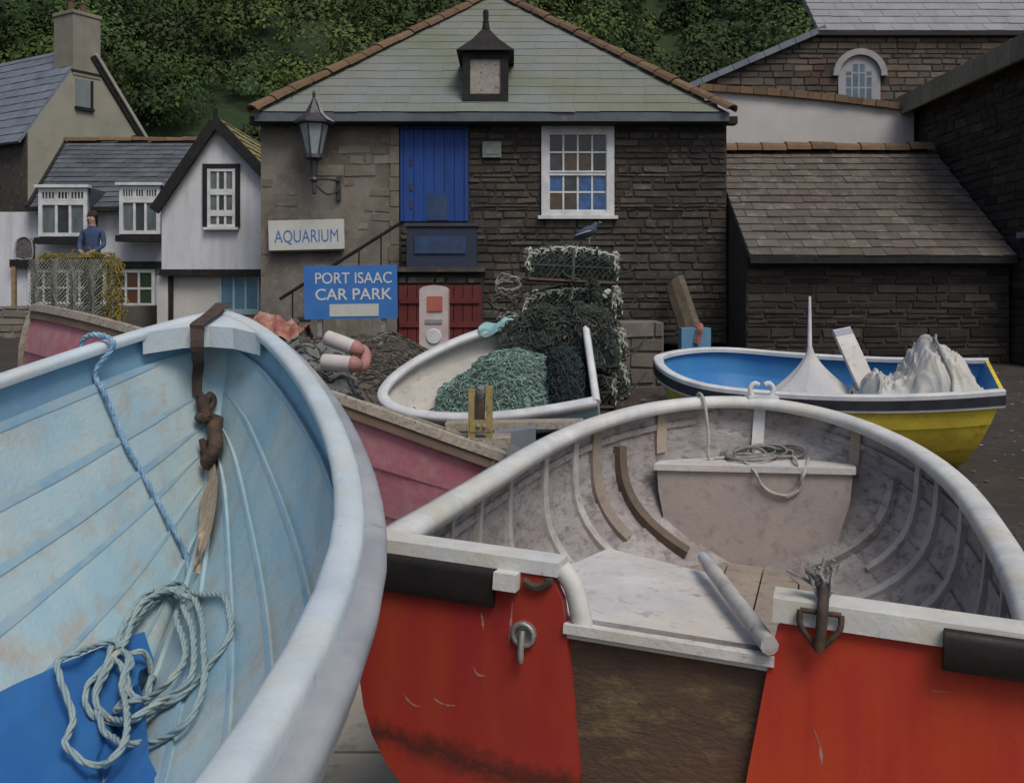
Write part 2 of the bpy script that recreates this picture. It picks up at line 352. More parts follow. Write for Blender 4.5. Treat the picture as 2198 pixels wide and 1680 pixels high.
def slate_roof(parent, O, U, Vv, N, h, span, mat, w=.34, exp=.27, seed=3, limit=300, name='slate', lift=.0, thin=0):
    """span(v) -> (u0, u1) of the slope at height v up the slope"""
    r = random.Random(seed); v = 0; k = 0; rest = MB(); cnt = 0
    while v < h - .05:
        e = exp; u0, u1 = span(v + e * .5); off = (k % 2) * w * .5; u = u0 - off
        while u < u1 - .02:
            a, b = max(u, u0), min(u + w * r.uniform(.96, 1.04), u1); u = b if u >= u0 else u + w
            if b - a < .06: continue
            g = .0012 if thin else .004; s = r.uniform(-.012, .012); top = min(v + e * 1.35, h + .02); t0 = r.uniform(.002, .005) if thin else r.uniform(.014, .026)
            q = lambda uu, vv, n: O + U * uu + Vv * vv + N * (n + lift)
            cnt += 1; mb = MB() if cnt <= limit else rest
            mb.hexa([q(a + g, v + s, .008), q(b - g, v + s + r.uniform(-.006, .006), .008), q(b - g, top, -.012), q(a + g, top, -.012),
                     q(a + g, v + s, .008 + t0), q(b - g, v + s, .008 + t0), q(b - g, top, .0), q(a + g, top, .0)], 0, r.uniform(-1, 1))
            if cnt <= limit: mb.build(name, mat, parent)
        v += e; k += 1
    if rest.f: rest.build('small_' + name + 's', mat, parent, kind='stuff')

def ridge_tiles(parent, A, B, N, mat, r=.11, ln=.42, seed=2):
    A, B = V3(A), V3(B); d = (B - A); L = d.length; d.normalize(); n = max(1, round(L / ln)); q = random.Random(seed)
    S_ = d.cross(N).normalized()
    for i in range(n):
        a = A + d * (L * i / n); b = A + d * (L * (i + 1) / n - .012); rr = r * q.uniform(.93, 1.08); jj = N * q.uniform(-.012, .012)
        mb = MB(); rows = []
        for p, k in ((a, 1.06), (b, .96)):
            rows.append([p + jj + (S_ * math.cos(x) + N * math.sin(x) * .8) * rr * k for x in [math.pi * t / 6 for t in range(7)]])
        inner = [[p + jj + (S_ * math.cos(x) + N * math.sin(x) * .8) * (rr * .75) for x in [math.pi * t / 6 for t in range(7)]] for p in (a, b)]
        mb.grid(rows); mb.grid(inner, flip=True)
        for e in (0, 1):
            mb.grid([rows[e], inner[e]], flip=(e == 0))
        mb.grid([[rows[0][0], rows[1][0]], [inner[0][0], inner[1][0]]]); mb.grid([[rows[0][6], rows[1][6]], [inner[0][6], inner[1][6]]])
        mb.build('ridge_tile', mat, parent)

def window(parent, O, U, Vv, N, w, h, cols, rows, mf, mp, ft=.06, bar=.022, mid=None, dep=.05, sill=None, surround=None, ms=None, back=-.03):
    """frame (part) with panes and sill (sub-parts). mid: heights of thicker rails"""
    f = MB()
    f.slab(O, U, Vv, N, 0, ft, 0, h, -.02, dep); f.slab(O, U, Vv, N, w - ft, w, 0, h, -.02, dep)
    f.slab(O, U, Vv, N, ft, w - ft, 0, ft, -.02, dep - .003); f.slab(O, U, Vv, N, ft, w - ft, h - ft, h, -.02, dep - .003)
    us = [ft + (w - 2 * ft) * i / cols for i in range(cols + 1)]
    vs = [ft]; mids = mid or []
    if mids:
        ed = [ft] + [m_ for m_ in mids] + [h - ft]; rr = rows if isinstance(rows, (list, tuple)) else [rows] * (len(ed) - 1); vs = []
        for k in range(len(ed) - 1):
            vs += [lerp(ed[k], ed[k + 1], i / rr[k]) for i in range(rr[k])]
        vs.append(h - ft)
        for m_ in mids: f.slab(O, U, Vv, N, ft, w - ft, m_ - bar * 1.3, m_ + bar * 1.3, -.015, dep - .008)
    else: vs = [ft + (h - 2 * ft) * i / rows for i in range(rows + 1)]
    for u in us[1:-1]: f.slab(O, U, Vv, N, u - bar / 2, u + bar / 2, ft, h - ft, -.012, dep - .02)
    for v in vs[1:-1]:
        if any(abs(v - m_) < 1e-4 for m_ in mids): continue
        f.slab(O, U, Vv, N, ft, w - ft, v - bar / 2, v + bar / 2, -.012, dep - .022)
    fo = f.build('window', mf, parent)
    k = 0
    for i in range(len(vs) - 1):
        for j in range(cols):
            p = MB(); p.slab(O, U, Vv, N, us[j], us[j + 1], vs[i], vs[i + 1], back - .006, back + .003)
            p.build('pane', mp[(k * 7 + i * 3) % len(mp)] if isinstance(mp, list) else mp, fo); k += 1
    if sill:
        s = MB(); s.slab(O, U, Vv, N, -.06, w + .06, -sill, -.004, -.02, dep + .07); s.build('sill', ms or mf, fo)
    if surround:
        s = MB(); t = surround
        s.slab(O, U, Vv, N, -t, -.003, 0, h + t, -.02, dep + .012); s.slab(O, U, Vv, N, w + .003, w + t, 0, h + t, -.02, dep + .012)
        s.slab(O, U, Vv, N, -.003, w + .003, h + .003, h + t - .002, -.02, dep + .010); s.build('surround', BLACKT, fo)
    return fo

# ================================================================== SETTING: ground and hill
def gz(x, y):
    return sstep(4.5, 9, y) * .5 * (1 - .62 * sstep(1, 3.4, x)) + sstep(9, 16, y) * .35 * (1 - .0 * x)
def axis(lo, hi, fine0, fine1, fs, cs):
    a = []; q = lo
    while q < hi: a.append(q); q += fs if fine0 <= q < fine1 else cs
    a.append(hi); return a
ground = MB()
xs_, ys_ = axis(-120, 120, -14, 14, .5, 8), axis(-90, 200, -2, 22, .5, 8)
ground.grid([[V3((x, y, gz(x, y) + .02 * nz(x * 1.3, y * 1.3))) for x in xs_] for y in ys_])
GR = structure(ground.build('ground', GROUND, smooth=True))
for i, (y0, y1) in enumerate([(1.75, 2.6), (2.62, 3.47), (3.49, 4.4), (4.42, 5.3)]):
    for x0 in (-5.5, -4.4, -3.3, -2.2, -1.1, 0.0, 1.1, 2.2, 3.3):
        x0 += .35 * (i % 2); mb = MB(); z = .045 + rng.uniform(-.006, .006)
        q = [(x0 + .012, y0), (x0 + 1.088, y0), (x0 + 1.088, y1), (x0 + .012, y1)]; mb.prism([V3((a, b, -.05)) for a, b in q][::-1], V3((0, 0, .05 + z)))
        mb.build('paving_slab', CONC, GR)

pb = MB(); rp_ = random.Random(21)
for k in range(2600):
    x, y = rp_.uniform(-6, 9), rp_.uniform(3.2, 15.5); q_ = rp_.uniform(.008, .028) * (1.6 if rp_.random() < .06 else 1); c = V3((x, y, gz(x, y) + .02 * nz(x * 1.3, y * 1.3) + q_ * .3)); sx, sy = rp_.uniform(.7, 1.4), rp_.uniform(.7, 1.4)
    pb.add([c + V3((q_ * sx, 0, 0)), c + V3((0, q_ * sy, 0)), c - V3((q_ * sx, 0, 0)), c - V3((0, q_ * sy, 0)), c + V3((0, 0, q_ * .6))], [(0, 1, 4), (1, 2, 4), (2, 3, 4), (3, 0, 4)], 0, rp_.uniform(-1, 1))
tag(pb.build('gravel', M('gravel_stone', (.11, .10, .09), (.16, .15, .135), 9, rough=.95, tint=.5)), 'loose grey gravel scattered over the dark ground', 'gravel', kind='stuff')
def hill_z(x, y):
    b = 3 + max(0, y - 31) * .56 + (4.0 * sstep(-4, -26, x) if y > 36 else 0)
    return b + 1.6 * nz(x * .13, y * .13) + .7 * nz(x * .4, y * .4, 5)
hill = MB()
hill.grid([[V3((x, y, hill_z(x, y) if y > 31 else -.5 + (hill_z(x, 31) + .5) * max(0, (y - 29) / 2))) for x in range(-70, 71, 2)] for y in [29] + list(range(31, 112, 2))])
structure(hill.build('hill', HILLM, smooth=True))
fol = MB(); rf = random.Random(11)
def leaf_clump(mb, c, R, n, r, size, tb, squash=.8):
    for _ in range(n):
        d = V3((r.gauss(0, 1), r.gauss(0, 1), r.gauss(0, 1))).normalized()
        if d.z < -.35 or d.y > .75: continue
        p = V3(c) + V3((d.x, d.y, d.z * squash)) * R * (r.uniform(.72, 1.0) + .14 * nz(d.x * 3 + c[0], d.y * 3, d.z * 3 + c[1]))
        nrm = (d + V3((r.uniform(-.6, .6), r.uniform(-.6, .6), r.uniform(-.3, .7)))).normalized(); a = nrm.orthogonal().normalized(); b = nrm.cross(a)
        th = r.uniform(0, 6.28); a, b = a * math.cos(th) + b * math.sin(th), b * math.cos(th) - a * math.sin(th); s = size * r.uniform(.6, 1.3)
        mb.add([p - a * s, p - b * s * .55, p + a * s, p + b * s * .55], [(0, 1, 2, 3)], 0, max(-1, min(1, tb + r.uniform(-.45, .45))))
for i in range(330):
    y = 33 + 36 * rf.random() ** 1.2; x = rf.uniform(-.62, .62) * y; R = rf.uniform(.7, 1.6)
    leaf_clump(fol, (x, y, hill_z(x, y) + R * .15), R, int(120 + R * 150), rf, .052 + .0016 * y, rf.uniform(-1, .2))
for i in range(190):
    y = 33.5 + 35 * rf.random() ** 1.15; x = rf.uniform(-.62, .62) * y; R = rf.uniform(1.2, 3.0); tb = rf.uniform(-.75, .85); cz = hill_z(x, y) + R * .45
    for k in range(7):
        q = R * rf.uniform(.38, .62); leaf_clump(fol, (x + rf.uniform(-.7, .7) * R, y - rf.uniform(-.2, .6) * R, cz + rf.uniform(-.5, .55) * R), q, int(60 + q * 260), rf, .048 + .0016 * y, tb + rf.uniform(-.25, .25), .85)
tag(fol.build('hillside_scrub', FERN), 'dense dark green scrub covering the hillside behind the houses', 'scrub', kind='stuff')
for nm, (px, py, d, R, sq), lb in (('bush', (330, 205, 37, 2.1, .95), 'rounded olive green bush on the hillside right of the chimney cottage'),
                                   ('bush', (95, 52, 41, 2.3, .5), 'low yellow green bush on the hillside above the blue slate roof'),
                                   ('bush', (1760, 135, 40, 1.5, .8), 'small green bush on the hillside beside the chapel gable')):
    c = P(px, py, d); t = thing(nm, lb, 'bush', (c.x, c.y, c.z - R))
    mb = MB(); r = random.Random(int(px))
    for k in range(9): leaf_clump(mb, c + V3((r.uniform(-.6, .6), r.uniform(-.4, .2), r.uniform(-.6, .45) * sq)) * R, R * r.uniform(.4, .62), 1000, r, .065, r.uniform(-.3, .7), sq)
    mb.build('foliage', BUSHG, t)
    st = MB(); st.tube([c + V3((0, 0, -R * 1.6)), c + V3((.1, 0, -R * .7)), c], .12, 6); st.build('stem', OCHRE, t)

# ================================================================== MAIN STONE HOUSE
YF = 17.0
HX0, HX1 = P(560, 0, YF).x, P(1560, 0, YF).x
EZ = 4.62
hb = gz(0, YF) - .05
house = thing('stone_house', 'long dark stone fish cellar with hipped slate roof and blue upper door', 'house', ((HX0 + HX1) / 2, 20, hb))
mb = MB(); mb.box(((HX0 + HX1) / 2, YF + 4, (hb + EZ) / 2), (HX1 - HX0, 7.96, EZ - hb)); mb.build('wall', MORTAR_D, house)
OX = V3((HX0, YF + .02, hb)); Wd = HX1 - HX0; H = EZ - hb
U_ = lambda px: P(px, 0, YF).x - HX0
V_ = lambda py: P(0, py, YF).z - hb
du0, du1, dv0, dv1 = U_(860), U_(1005), V_(475), V_(268)
wu0, wu1, wv0, wv1 = U_(1162), U_(1318), V_(463), V_(265)
split = U_(846)
mb = MB(); mb.slab(OX, X, Z, -Y, 0, split, 0, H - .02, .0, .022); mb.build('render_panel', MORTAR_L, house)
stone_wall(house, OX + V3((0, -.022, 0)), X, Z, -Y, split - .05, H - .1, STONE_L, row=(.07, .22), ln=(.14, .6), seed=4, single=90, proud=.012, keep=.42)
stone_wall(house, OX + X * (split + .1), X, Z, -Y, Wd - split - .1, H - .06, STONE_D, row=(.05, .17), ln=(.12, .60),
           holes=[(du0 - split - .1, du1 - split - .1, dv0 - .02, dv1 + .2), (wu0 - split - .1, wu1 - split - .1, wv0, wv1 + .02)], seed=5, single=200)
v = 0; k = 0
while v < H - .3:                                       # pale quoins beside the door
    h_ = rng.uniform(.22, .34); mb = MB(); a = .02 * (k % 2)
    mb.slab(OX, X, Z, -Y, split - .06 - a, split + .085, v + .006, min(v + h_, H - .08) - .006, .0, .05 + rng.uniform(-.008, .008)); mb.build('quoin', STONE_L, house); v += h_; k += 1
# blue upper door
dr = MB(); O = OX + X * du0 + Z * dv0; dw, dh = du1 - du0, dv1 - dv0
dr.slab(O, X, Z, -Y, 0, .05, 0, dh, -.0, .06); dr.slab(O, X, Z, -Y, dw - .06, dw, 0, dh, -.0, .06); dr.slab(O, X, Z, -Y, .05, dw - .06, dh - .07, dh, 0, .058)
door = dr.build('door', DOORB, house)
for i in range(6):
    mb = MB(); w_ = (dw - .11) / 6; mb.slab(O, X, Z, -Y, .05 + w_ * i + .004, .05 + w_ * (i + 1) - .004, 0, dh - .075, 0, .03 + rng.uniform(-.003, .003)); mb.build('plank', DOORB, door)
for v_ in (.22, .52, .95):
    mb = MB(); mb.slab(O, X, Z, -Y, .16, .2, v_, v_ + .13, .02, .048); mb.build('hinge', IRON, door)
mb = MB(); mb.slab(O, X, Z, -Y, .46, .80, .02, .46, .02, .045); mb.build('hatch', DUSKB, door)
mb = MB(); mb.slab(O, X, Z, -Y, -.1, dw + .12, dh + .002, dh + .13, 0, .06); mb.build('lintel', BLACKT, house)
# sash window with blue and brown reflections painted into the pane colours
ww, wh = wu1 - wu0, wv1 - wv0; O = OX + X * wu0 + Z * wv0
gl = [M('sash_glass_dark', (.02, .022, .024), (.035, .03, .028), 9, rough=.1, spec=.6), M('sash_reflection_brown', (.10, .065, .045), (.05, .035, .03), 8, rough=.12, spec=.6),
      M('sash_reflection_blue', (.05, .13, .33), (.03, .07, .18), 7, rough=.12, spec=.6), M('sash_glass_slate', (.05, .06, .075), (.03, .035, .045), 8, rough=.1, spec=.6)]
f = MB(); ft = .13
f.slab(O, X, Z, -Y, 0, ft, 0, wh, 0, .075); f.slab(O, X, Z, -Y, ww - ft, ww, 0, wh, 0, .075)
f.slab(O, X, Z, -Y, ft, ww - ft, wh - .15, wh, 0, .073); f.slab(O, X, Z, -Y, ft, ww - ft, 0, .07, 0, .073)
wf = f.build('window', WHITE, house)
mid = wh * .465
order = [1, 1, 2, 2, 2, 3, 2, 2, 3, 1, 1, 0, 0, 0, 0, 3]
k = 0
for lo, hi, n0 in ((.07, mid, .05), (mid, wh - .15, .065)):
    s = MB(); b_ = .03
    for c in range(5):
        u = lerp(ft, ww - ft, c / 4); s.slab(O, X, Z, -Y, u - b_ / 2, u + b_ / 2, lo, hi, .0, n0 - .02)
    s.slab(O, X, Z, -Y, ft, ww - ft, (lo + hi) / 2 - b_ / 2, (lo + hi) / 2 + b_ / 2, .0, n0 - .022)
    s.slab(O, X, Z, -Y, ft, ww - ft, hi - .05, hi, .0, n0); s.slab(O, X, Z, -Y, ft, ww - ft, lo, lo + .03, 0, n0 - .003)
    s.build('sash', WHITE, wf)
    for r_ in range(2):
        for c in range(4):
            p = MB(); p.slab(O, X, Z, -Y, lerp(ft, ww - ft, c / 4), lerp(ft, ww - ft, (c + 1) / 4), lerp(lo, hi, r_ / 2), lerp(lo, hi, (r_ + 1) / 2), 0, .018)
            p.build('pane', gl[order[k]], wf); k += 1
mb = MB(); mb.slab(O, X, Z, -Y, -.06, ww + .06, -.06, -.003, 0, .12); mb.build('sill', WHITE, wf)
# hipped end of the roof
eL, eR, ap = P(546, 268, YF - .35), P(1566, 256, YF - .35), P(1062, -14, YF + 3.6)
eL.z = eR.z = EZ + .05
Vs = ap - (eL + eR) / 2; Vs = V3((0, Vs.y, Vs.z)); hs = Vs.length; Vs.normalize(); Ns = X.cross(Vs).normalized()
if Ns.y > 0: Ns = -Ns
wE = eR.x - eL.x; au = ap.x - eL.x
mb = MB(); back = V3((0, 9, 0))
mb.add([eL, eR, ap, eL + back, eR + back, V3((ap.x, YF + 8.5, ap.z)), eL - Z * .14, eR - Z * .14, eL + back - Z * .14, eR + back - Z * .14],
       [(0, 1, 2), (1, 4, 5, 2), (0, 2, 5, 3), (3, 5, 4), (0, 6, 7, 1), (1, 7, 9, 4), (0, 3, 8, 6), (6, 8, 9, 7)])
mb.build('roof', SLATE_D, house)
mb = MB(); mb.slab(V3((HX0, YF, EZ - .12)), X, Z, -Y, -.12, Wd + .12, 0, .12, .05, .30); mb.build('eave_board', BLACKT, house)
span = lambda v: (au * v / hs, wE + (au - wE) * v / hs)
slate_roof(house, eL + Ns * .015, X, Vs, Ns, hs, span, SLATE_G, w=.40, exp=.30, seed=6, thin=1)
nL = (Ns + V3((-.75, 0, .3))).normalized(); nR = (Ns + V3((.75, 0, .3))).normalized()
ridge_tiles(house, eL + V3((-.02, -.02, .02)), ap, nL, RIDGE, r=.15, seed=5); ridge_tiles(house, eR + V3((.02, -.02, .02)), ap, nR, RIDGE, r=.15, seed=8)
# dovecote-like dormer with pale plaque
yd = YF - .06
A0, A1 = P(993, 219, yd), P(1091, 112, yd); dmw, dmh = A1.x - A0.x, A1.z - A0.z
O = V3((A0.x, yd, A0.z)); dm = MB(); bt = .13
for a, b, c, d, n in ((0, bt, 0, dmh, .05), (dmw - bt, dmw, 0, dmh, .05), (bt, dmw - bt, 0, .13, .048), (bt, dmw - bt, dmh - .12, dmh, .048)): dm.slab(O, X, Z, -Y, a, b, c, d, -.05, n)
dm.slab(O, X, Z, -Y, 0, dmw, 0, dmh, -1.9, -.05)
dormer = dm.build('dormer', BLACKT, house)
mb = MB(); mb.slab(O, X, Z, -Y, bt, dmw - bt, .13, dmh - .12, -.049, .012); mb.build('plaque', PLAQ, dormer)
mb = MB(); e = .1; r0 = [O + V3((-e, -.16, dmh)), O + V3((dmw + e, -.16, dmh)), O + V3((dmw + e, 2.2, dmh)), O + V3((-e, 2.2, dmh))]
a1, a2 = O + V3((dmw / 2, .25, dmh + .52)), O + V3((dmw / 2, 2.2, dmh + .52))
mid_ = [lerp(q, a1 if i < 2 else a2, .55) - Z * .04 for i, q in enumerate(r0)]
mb.add(r0 + mid_ + [a1, a2], [(0, 1, 5, 4), (1, 2, 6, 5), (2, 3, 7, 6), (3, 0, 4, 7), (4, 5, 8), (5, 6, 9, 8), (6, 7, 9), (7, 4, 8, 9), (3, 2, 1, 0)]); mb.build('dormer_roof', BLACKT, dormer)
mb = MB(); mb.lathe([(.0, -.12), (.075, -.12), (.05, .0), (.06, .015), (.045, .04), (.05, .20), (.035, .22), (.0, .225)], a1 + Z * .04, n=8); mb.build('finial', BLACKT, dormer)
mb = MB(); c = P(1056, 322, YF); mb.box(c - Y * .05, (.32, .03, .27)); mb.box(c - Y * .07, (.22, .012, .16)); tag(mb.build('wall_plaque', VERDI), 'small grey green plaque on the dark stone beside the blue door', 'plaque')

# raised landing, stair and red boards below
LX0, LX1, LY = P(852, 0, 16.1).x, P(1036, 0, 16.1).x, 16.1; LZ = 2.0; 
stair = thing('stone_stair', 'stone stair climbing to the landing under the blue door', 'stair', ((LX0 + LX1) / 2, 16.5, hb))
mb = MB(); mb.box(((LX0 + LX1) / 2, (LY + 16.95) / 2 + .06, (LZ + hb) / 2), (LX1 - LX0 - .02, 16.95 - LY - .12, LZ - hb)); mb.build('landing', MORTAR_D, stair)
lw = LX1 - LX0; rz0, rz1 = hb, P(0, 612, LY).z
stone_wall(stair, V3((LX0, LY + .1, rz1 + .02)), X, Z, -Y, lw, LZ - rz1 - .04, STONE_D, seed=9, single=24)
mb = MB(); mb.box(((LX0 + LX1) / 2, 16.53, LZ + .04), (lw + .06, 16.95 - LY + .06, .08)); mb.build('landing_slab', STONE_D, stair)
nst = 9; sx1 = LX0; sx0 = P(615, 0, 16.1).x
for i in range(nst):
    a, b = lerp(sx0, sx1, i / nst), lerp(sx0, sx1, (i + 1) / nst); top = lerp(hb + .25, LZ + .08, (i + .6) / nst)
    mb = MB(); mb.box(((a + b) / 2, 16.5, (top + hb) / 2), (b - a - .004, .82, top - hb)); mb.build('step', STONE_L, stair)
    mb = MB(); mb.box(((a + b) / 2 - .01, 16.49, top + .02), (b - a + .03, .87, .04)); mb.build('tread', STONE_D, stair)
rail = MB(); zt = lambda x: lerp(1.62, 2.78, (x - sx0) / (sx1 - sx0))
rail.tube([V3((sx0 - .1, 16.06, zt(sx0) - .06)), V3((sx1 + .05, 16.06, zt(sx1)))], .028, 6)
for k in range(5):
    x = lerp(sx0, sx1, (k + .3) / 5); rail.tube([V3((x, 16.06, lerp(hb + .2, LZ, (x - sx0) / (sx1 - sx0)))), V3((x, 16.06, zt(x) - .02))], .014, 5)
rail.build('handrail', BLACKT, stair)
rd = thing('red_boarded_door', 'dark red boarded double door under the stair landing', 'door', ((LX0 + LX1) / 2, LY, hb))
nb = 9
for i in range(nb):
    mb = MB(); a = lerp(LX0 + .02, LX1 - .02, i / nb); b = lerp(LX0 + .02, LX1 - .02, (i + 1) / nb)
    mb.box(((a + b) / 2, LY + .06, (rz0 + rz1) / 2), (b - a - .012, .07 + rng.uniform(-.006, .006), rz1 - rz0)); mb.build('plank', REDDOOR, rd)
for z in (rz0 + .35, rz1 - .25):
    mb = MB(); mb.box(((LX0 + LX1) / 2, LY + .01, z), (lw - .1, .03, .09)); mb.build('ledge', REDDOOR, rd)
# dusky blue fish chest on the landing
cz0, cz1 = LZ + .08, P(0, 478, 16.2).z; cx0, cx1 = P(872, 0, 16.2).x, P(1022, 0, 16.2).x
ch = thing('storage_chest', 'dusky blue storage chest standing on the landing below the blue door', 'chest', ((cx0 + cx1) / 2, 16.5, cz0))
mb = MB(); mb.box(((cx0 + cx1) / 2, 16.5, (cz0 + cz1 - .07) / 2), (cx1 - cx0, .5, cz1 - .07 - cz0)); mb.build('body', M('chest_dark', (.028, .042, .085), (.035, .042, .06), 4, rough=.8), ch)
mb = MB(); mb.box(((cx0 + cx1) / 2, 16.5, cz1 - .03), (cx1 - cx0 + .06, .56, .055)); mb.build('lid', M('chest_lid', (.06, .065, .075), (.05, .05, .055), 4, rough=.8), ch)
mb = MB(); mb.box(((cx0 + cx1) / 2 - .02, 16.24, lerp(cz0, cz1, .5)), (cx1 - cx0 - .3, .03, .28)); mb.build('front_panel', DUSKB, ch)

# signs
sg = thing('aquarium_sign', 'white wall sign reading AQUARIUM in blue letters', 'sign', P(660, 508, YF - .1))
a, b = P(578, 538, YF - .1), P(740, 474, YF - .1); rot = Matrix.Rotation(rad(-1.4), 3, 'Y'); Us, Vz = rot @ X, rot @ Z; sw, sh = b.x - a.x, b.z - a.z
mb = MB(); mb.slab(a, Us, Vz, -Y, 0, sw, 0, sh, -.03, .03); mb.build('board', M('sign_white', (.55, .56, .52), (.49, .51, .5), 5, (.4, .39, .33), 14, .68, rough=.7), sg)
mb = MB(); mb.slab(a, Us, Vz, -Y, .03, sw - .02, -.035, -.003, -.02, .05); mb.build('bottom_strip', BLACKT, sg)
text('AQUARIUM', .30, a + Us * .1 + Vz * .13 - Y * .03, Us, Vz, -Y, LETB, sg, width=sw - .2, bold=.0)
dS = 15.0; a, b = P(654, 686, dS), P(854, 571, dS); gS = gz(a.x, dS)
sg = thing('car_park_sign', 'blue sign on posts reading PORT ISAAC CAR PARK with white plate', 'sign', ((a.x + b.x) / 2, dS, gS))
rot = Matrix.Rotation(rad(-.8), 3, 'Y'); Us, Vz = rot @ X, rot @ Z; sw, sh = b.x - a.x, b.z - a.z
mb = MB(); mb.slab(a, Us, Vz, -Y, 0, sw, 0, sh, -.015, .015); mb.build('board', SIGNB, sg)
text('PORT ISAAC', .235, a + Us * .17 + Vz * (sh - .27) - Y * .016, Us, Vz, -Y, LETW, sg, width=sw - .25, bold=.006)
text('CAR PARK', .24, a + Us * .17 + Vz * (sh - .515) - Y * .016, Us, Vz, -Y, LETW, sg, width=sw - .25, bold=.012)
mb = MB(); mb.slab(a, Us, Vz, -Y, .38, 1.12, .04, .225, .012, .024); mb.build('plate', M('sign_plate', (.52, .55, .50), (.46, .5, .47), 8, rough=.7), sg)
for u in (.22, sw - .22):
    mb = MB(); q = a + Us * u + Y * .06; mb.box((q.x, dS + .06, (gS - .2 + b.z) / 2), (.07, .07, b.z - gS + .15)); mb.build('post', GALV, sg)
# ticket machine
dT = 14.0; a, b = P(900, 0, dT), P(962, 612, dT); gT = gz(a.x, dT) - .03; tw = b.x - a.x; th_ = b.z - gT
tm = thing('ticket_machine', 'white parking ticket machine with red square panel before the red door', 'ticket machine', ((a.x + b.x) / 2, dT + .15, gT))
mb = MB(); pr = []
for k in range(9):
    q = math.pi * k / 8; pr.append(V3((lerp(a.x, b.x, .5) + math.cos(q) * tw / 2, dT, b.z - .07 + math.sin(q) * .07)))
mb.prism([V3((b.x, dT, gT))] + pr + [V3((a.x, dT, gT))], V3((0, .3, 0))); mb.build('body', M('machine_white', (.52, .48, .46), (.46, .40, .39), 4, (.46, .29, .28), 5, .6, .12, rough=.6), tm)
cx = (a.x + b.x) / 2
mb = MB(); p0, p1 = P(916, 668, dT), P(948, 636, dT); mb.box(((p0.x + p1.x) / 2 + .01, dT - .008, (p0.z + p1.z) / 2), (p1.x - p0.x, .024, p1.z - p0.z)); mb.build('panel', MACHR, tm)
mb = MB(); mb.box((cx, dT - .006, P(0, 690, dT).z), (.24, .02, .06)); mb.build('tray', GALV, tm)
mb = MB(); mb.lathe([(0, .012), (.10, .012), (.11, 0), (.11, -.01)], V3((cx, dT - .01, P(0, 722, dT).z)), (0, -1, 0), 14); mb.build('coin_flap', WHITE, tm)

# wall lantern
dL = 16.55; c = P(674, 0, dL)
lp = thing('wall_lantern', 'dark street lantern with pale lit cap edge bracketed to the stone wall', 'lantern', P(690, 400, YF))
lp['label'] = 'dark six sided street lantern bracketed to the stone wall above the aquarium sign'
zz = lambda py: P(0, py, dL).z
lx = c.x
R_ = lambda px_: px_ / F * dL
mb = MB(); mb.lathe([(.0, zz(192)), (R_(4), zz(200)), (R_(3), zz(210)), (R_(8), zz(222)), (R_(20), zz(245)), (R_(34), zz(255)), (R_(43), zz(262)), (R_(43), zz(266)), (R_(30), zz(267))], (lx, dL, 0), n=6, rot=.3); mb.build('cap', LAMPM, lp)
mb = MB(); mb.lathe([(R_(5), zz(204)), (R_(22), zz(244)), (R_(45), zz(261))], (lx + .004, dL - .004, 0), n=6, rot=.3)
mb.f = mb.f[5::6] + mb.f[:0]; mb.m = mb.m[:len(mb.f)]; mb.t = mb.t[:len(mb.f)]; mb.build('cap_highlight', LAMP_HI, lp)  # pale facets paint a highlight onto one side of the cap
for k in range(6):
    a0, a1_ = .3 + k * math.pi / 3, .3 + (k + 1) * math.pi / 3; mb = MB()
    q = lambda a_, r_, z_: V3((lx + math.cos(a_) * r_, dL + math.sin(a_) * r_, z_))
    t0, b0 = R_(31), R_(15); mb.add([q(a0, b0, zz(335)), q(a1_, b0, zz(335)), q(a1_, t0, zz(268)), q(a0, t0, zz(268)), q(a0, b0 - .01, zz(335)), q(a1_, b0 - .01, zz(335)), q(a1_, t0 - .01, zz(268)), q(a0, t0 - .01, zz(268))], [(0, 1, 2, 3), (7, 6, 5, 4), (0, 4, 5, 1), (3, 2, 6, 7)]); mb.build('lamp_pane', LGLASS, lp)
    mb = MB(); mb.tube([q(a0, b0 + .004, zz(337)), q(a0, t0 + .004, zz(266))], .016, 4); mb.build('frame_bar', LAMPM, lp)
mb = MB(); mb.lathe([(R_(20), zz(332)), (R_(21), zz(340)), (R_(9), zz(346)), (R_(8), zz(362)), (R_(6), zz(380)), (R_(9), zz(386)), (R_(5), zz(392)), (R_(5), zz(415)), (.0, zz(418))], (lx, dL, 0), n=8); mb.build('stem', LAMPM, lp)
br = MB(); br.tube([V3((lx, dL, zz(384))), V3((lx + .22, dL + .15, zz(383))), V3((lx + .36, YF - .03, zz(383)))], .02, 6)
br.tube(smooth_path([V3((lx + .05, dL, zz(400))), V3((lx + .2, dL + .12, zz(416))), V3((lx + .33, YF - .08, zz(404))), V3((lx + .35, YF - .04, zz(388)))]), .016, 6)
br.box((lx + .34, YF - .03, zz(398)), (.07, .05, .42)); br.build('bracket', LAMPM, lp)

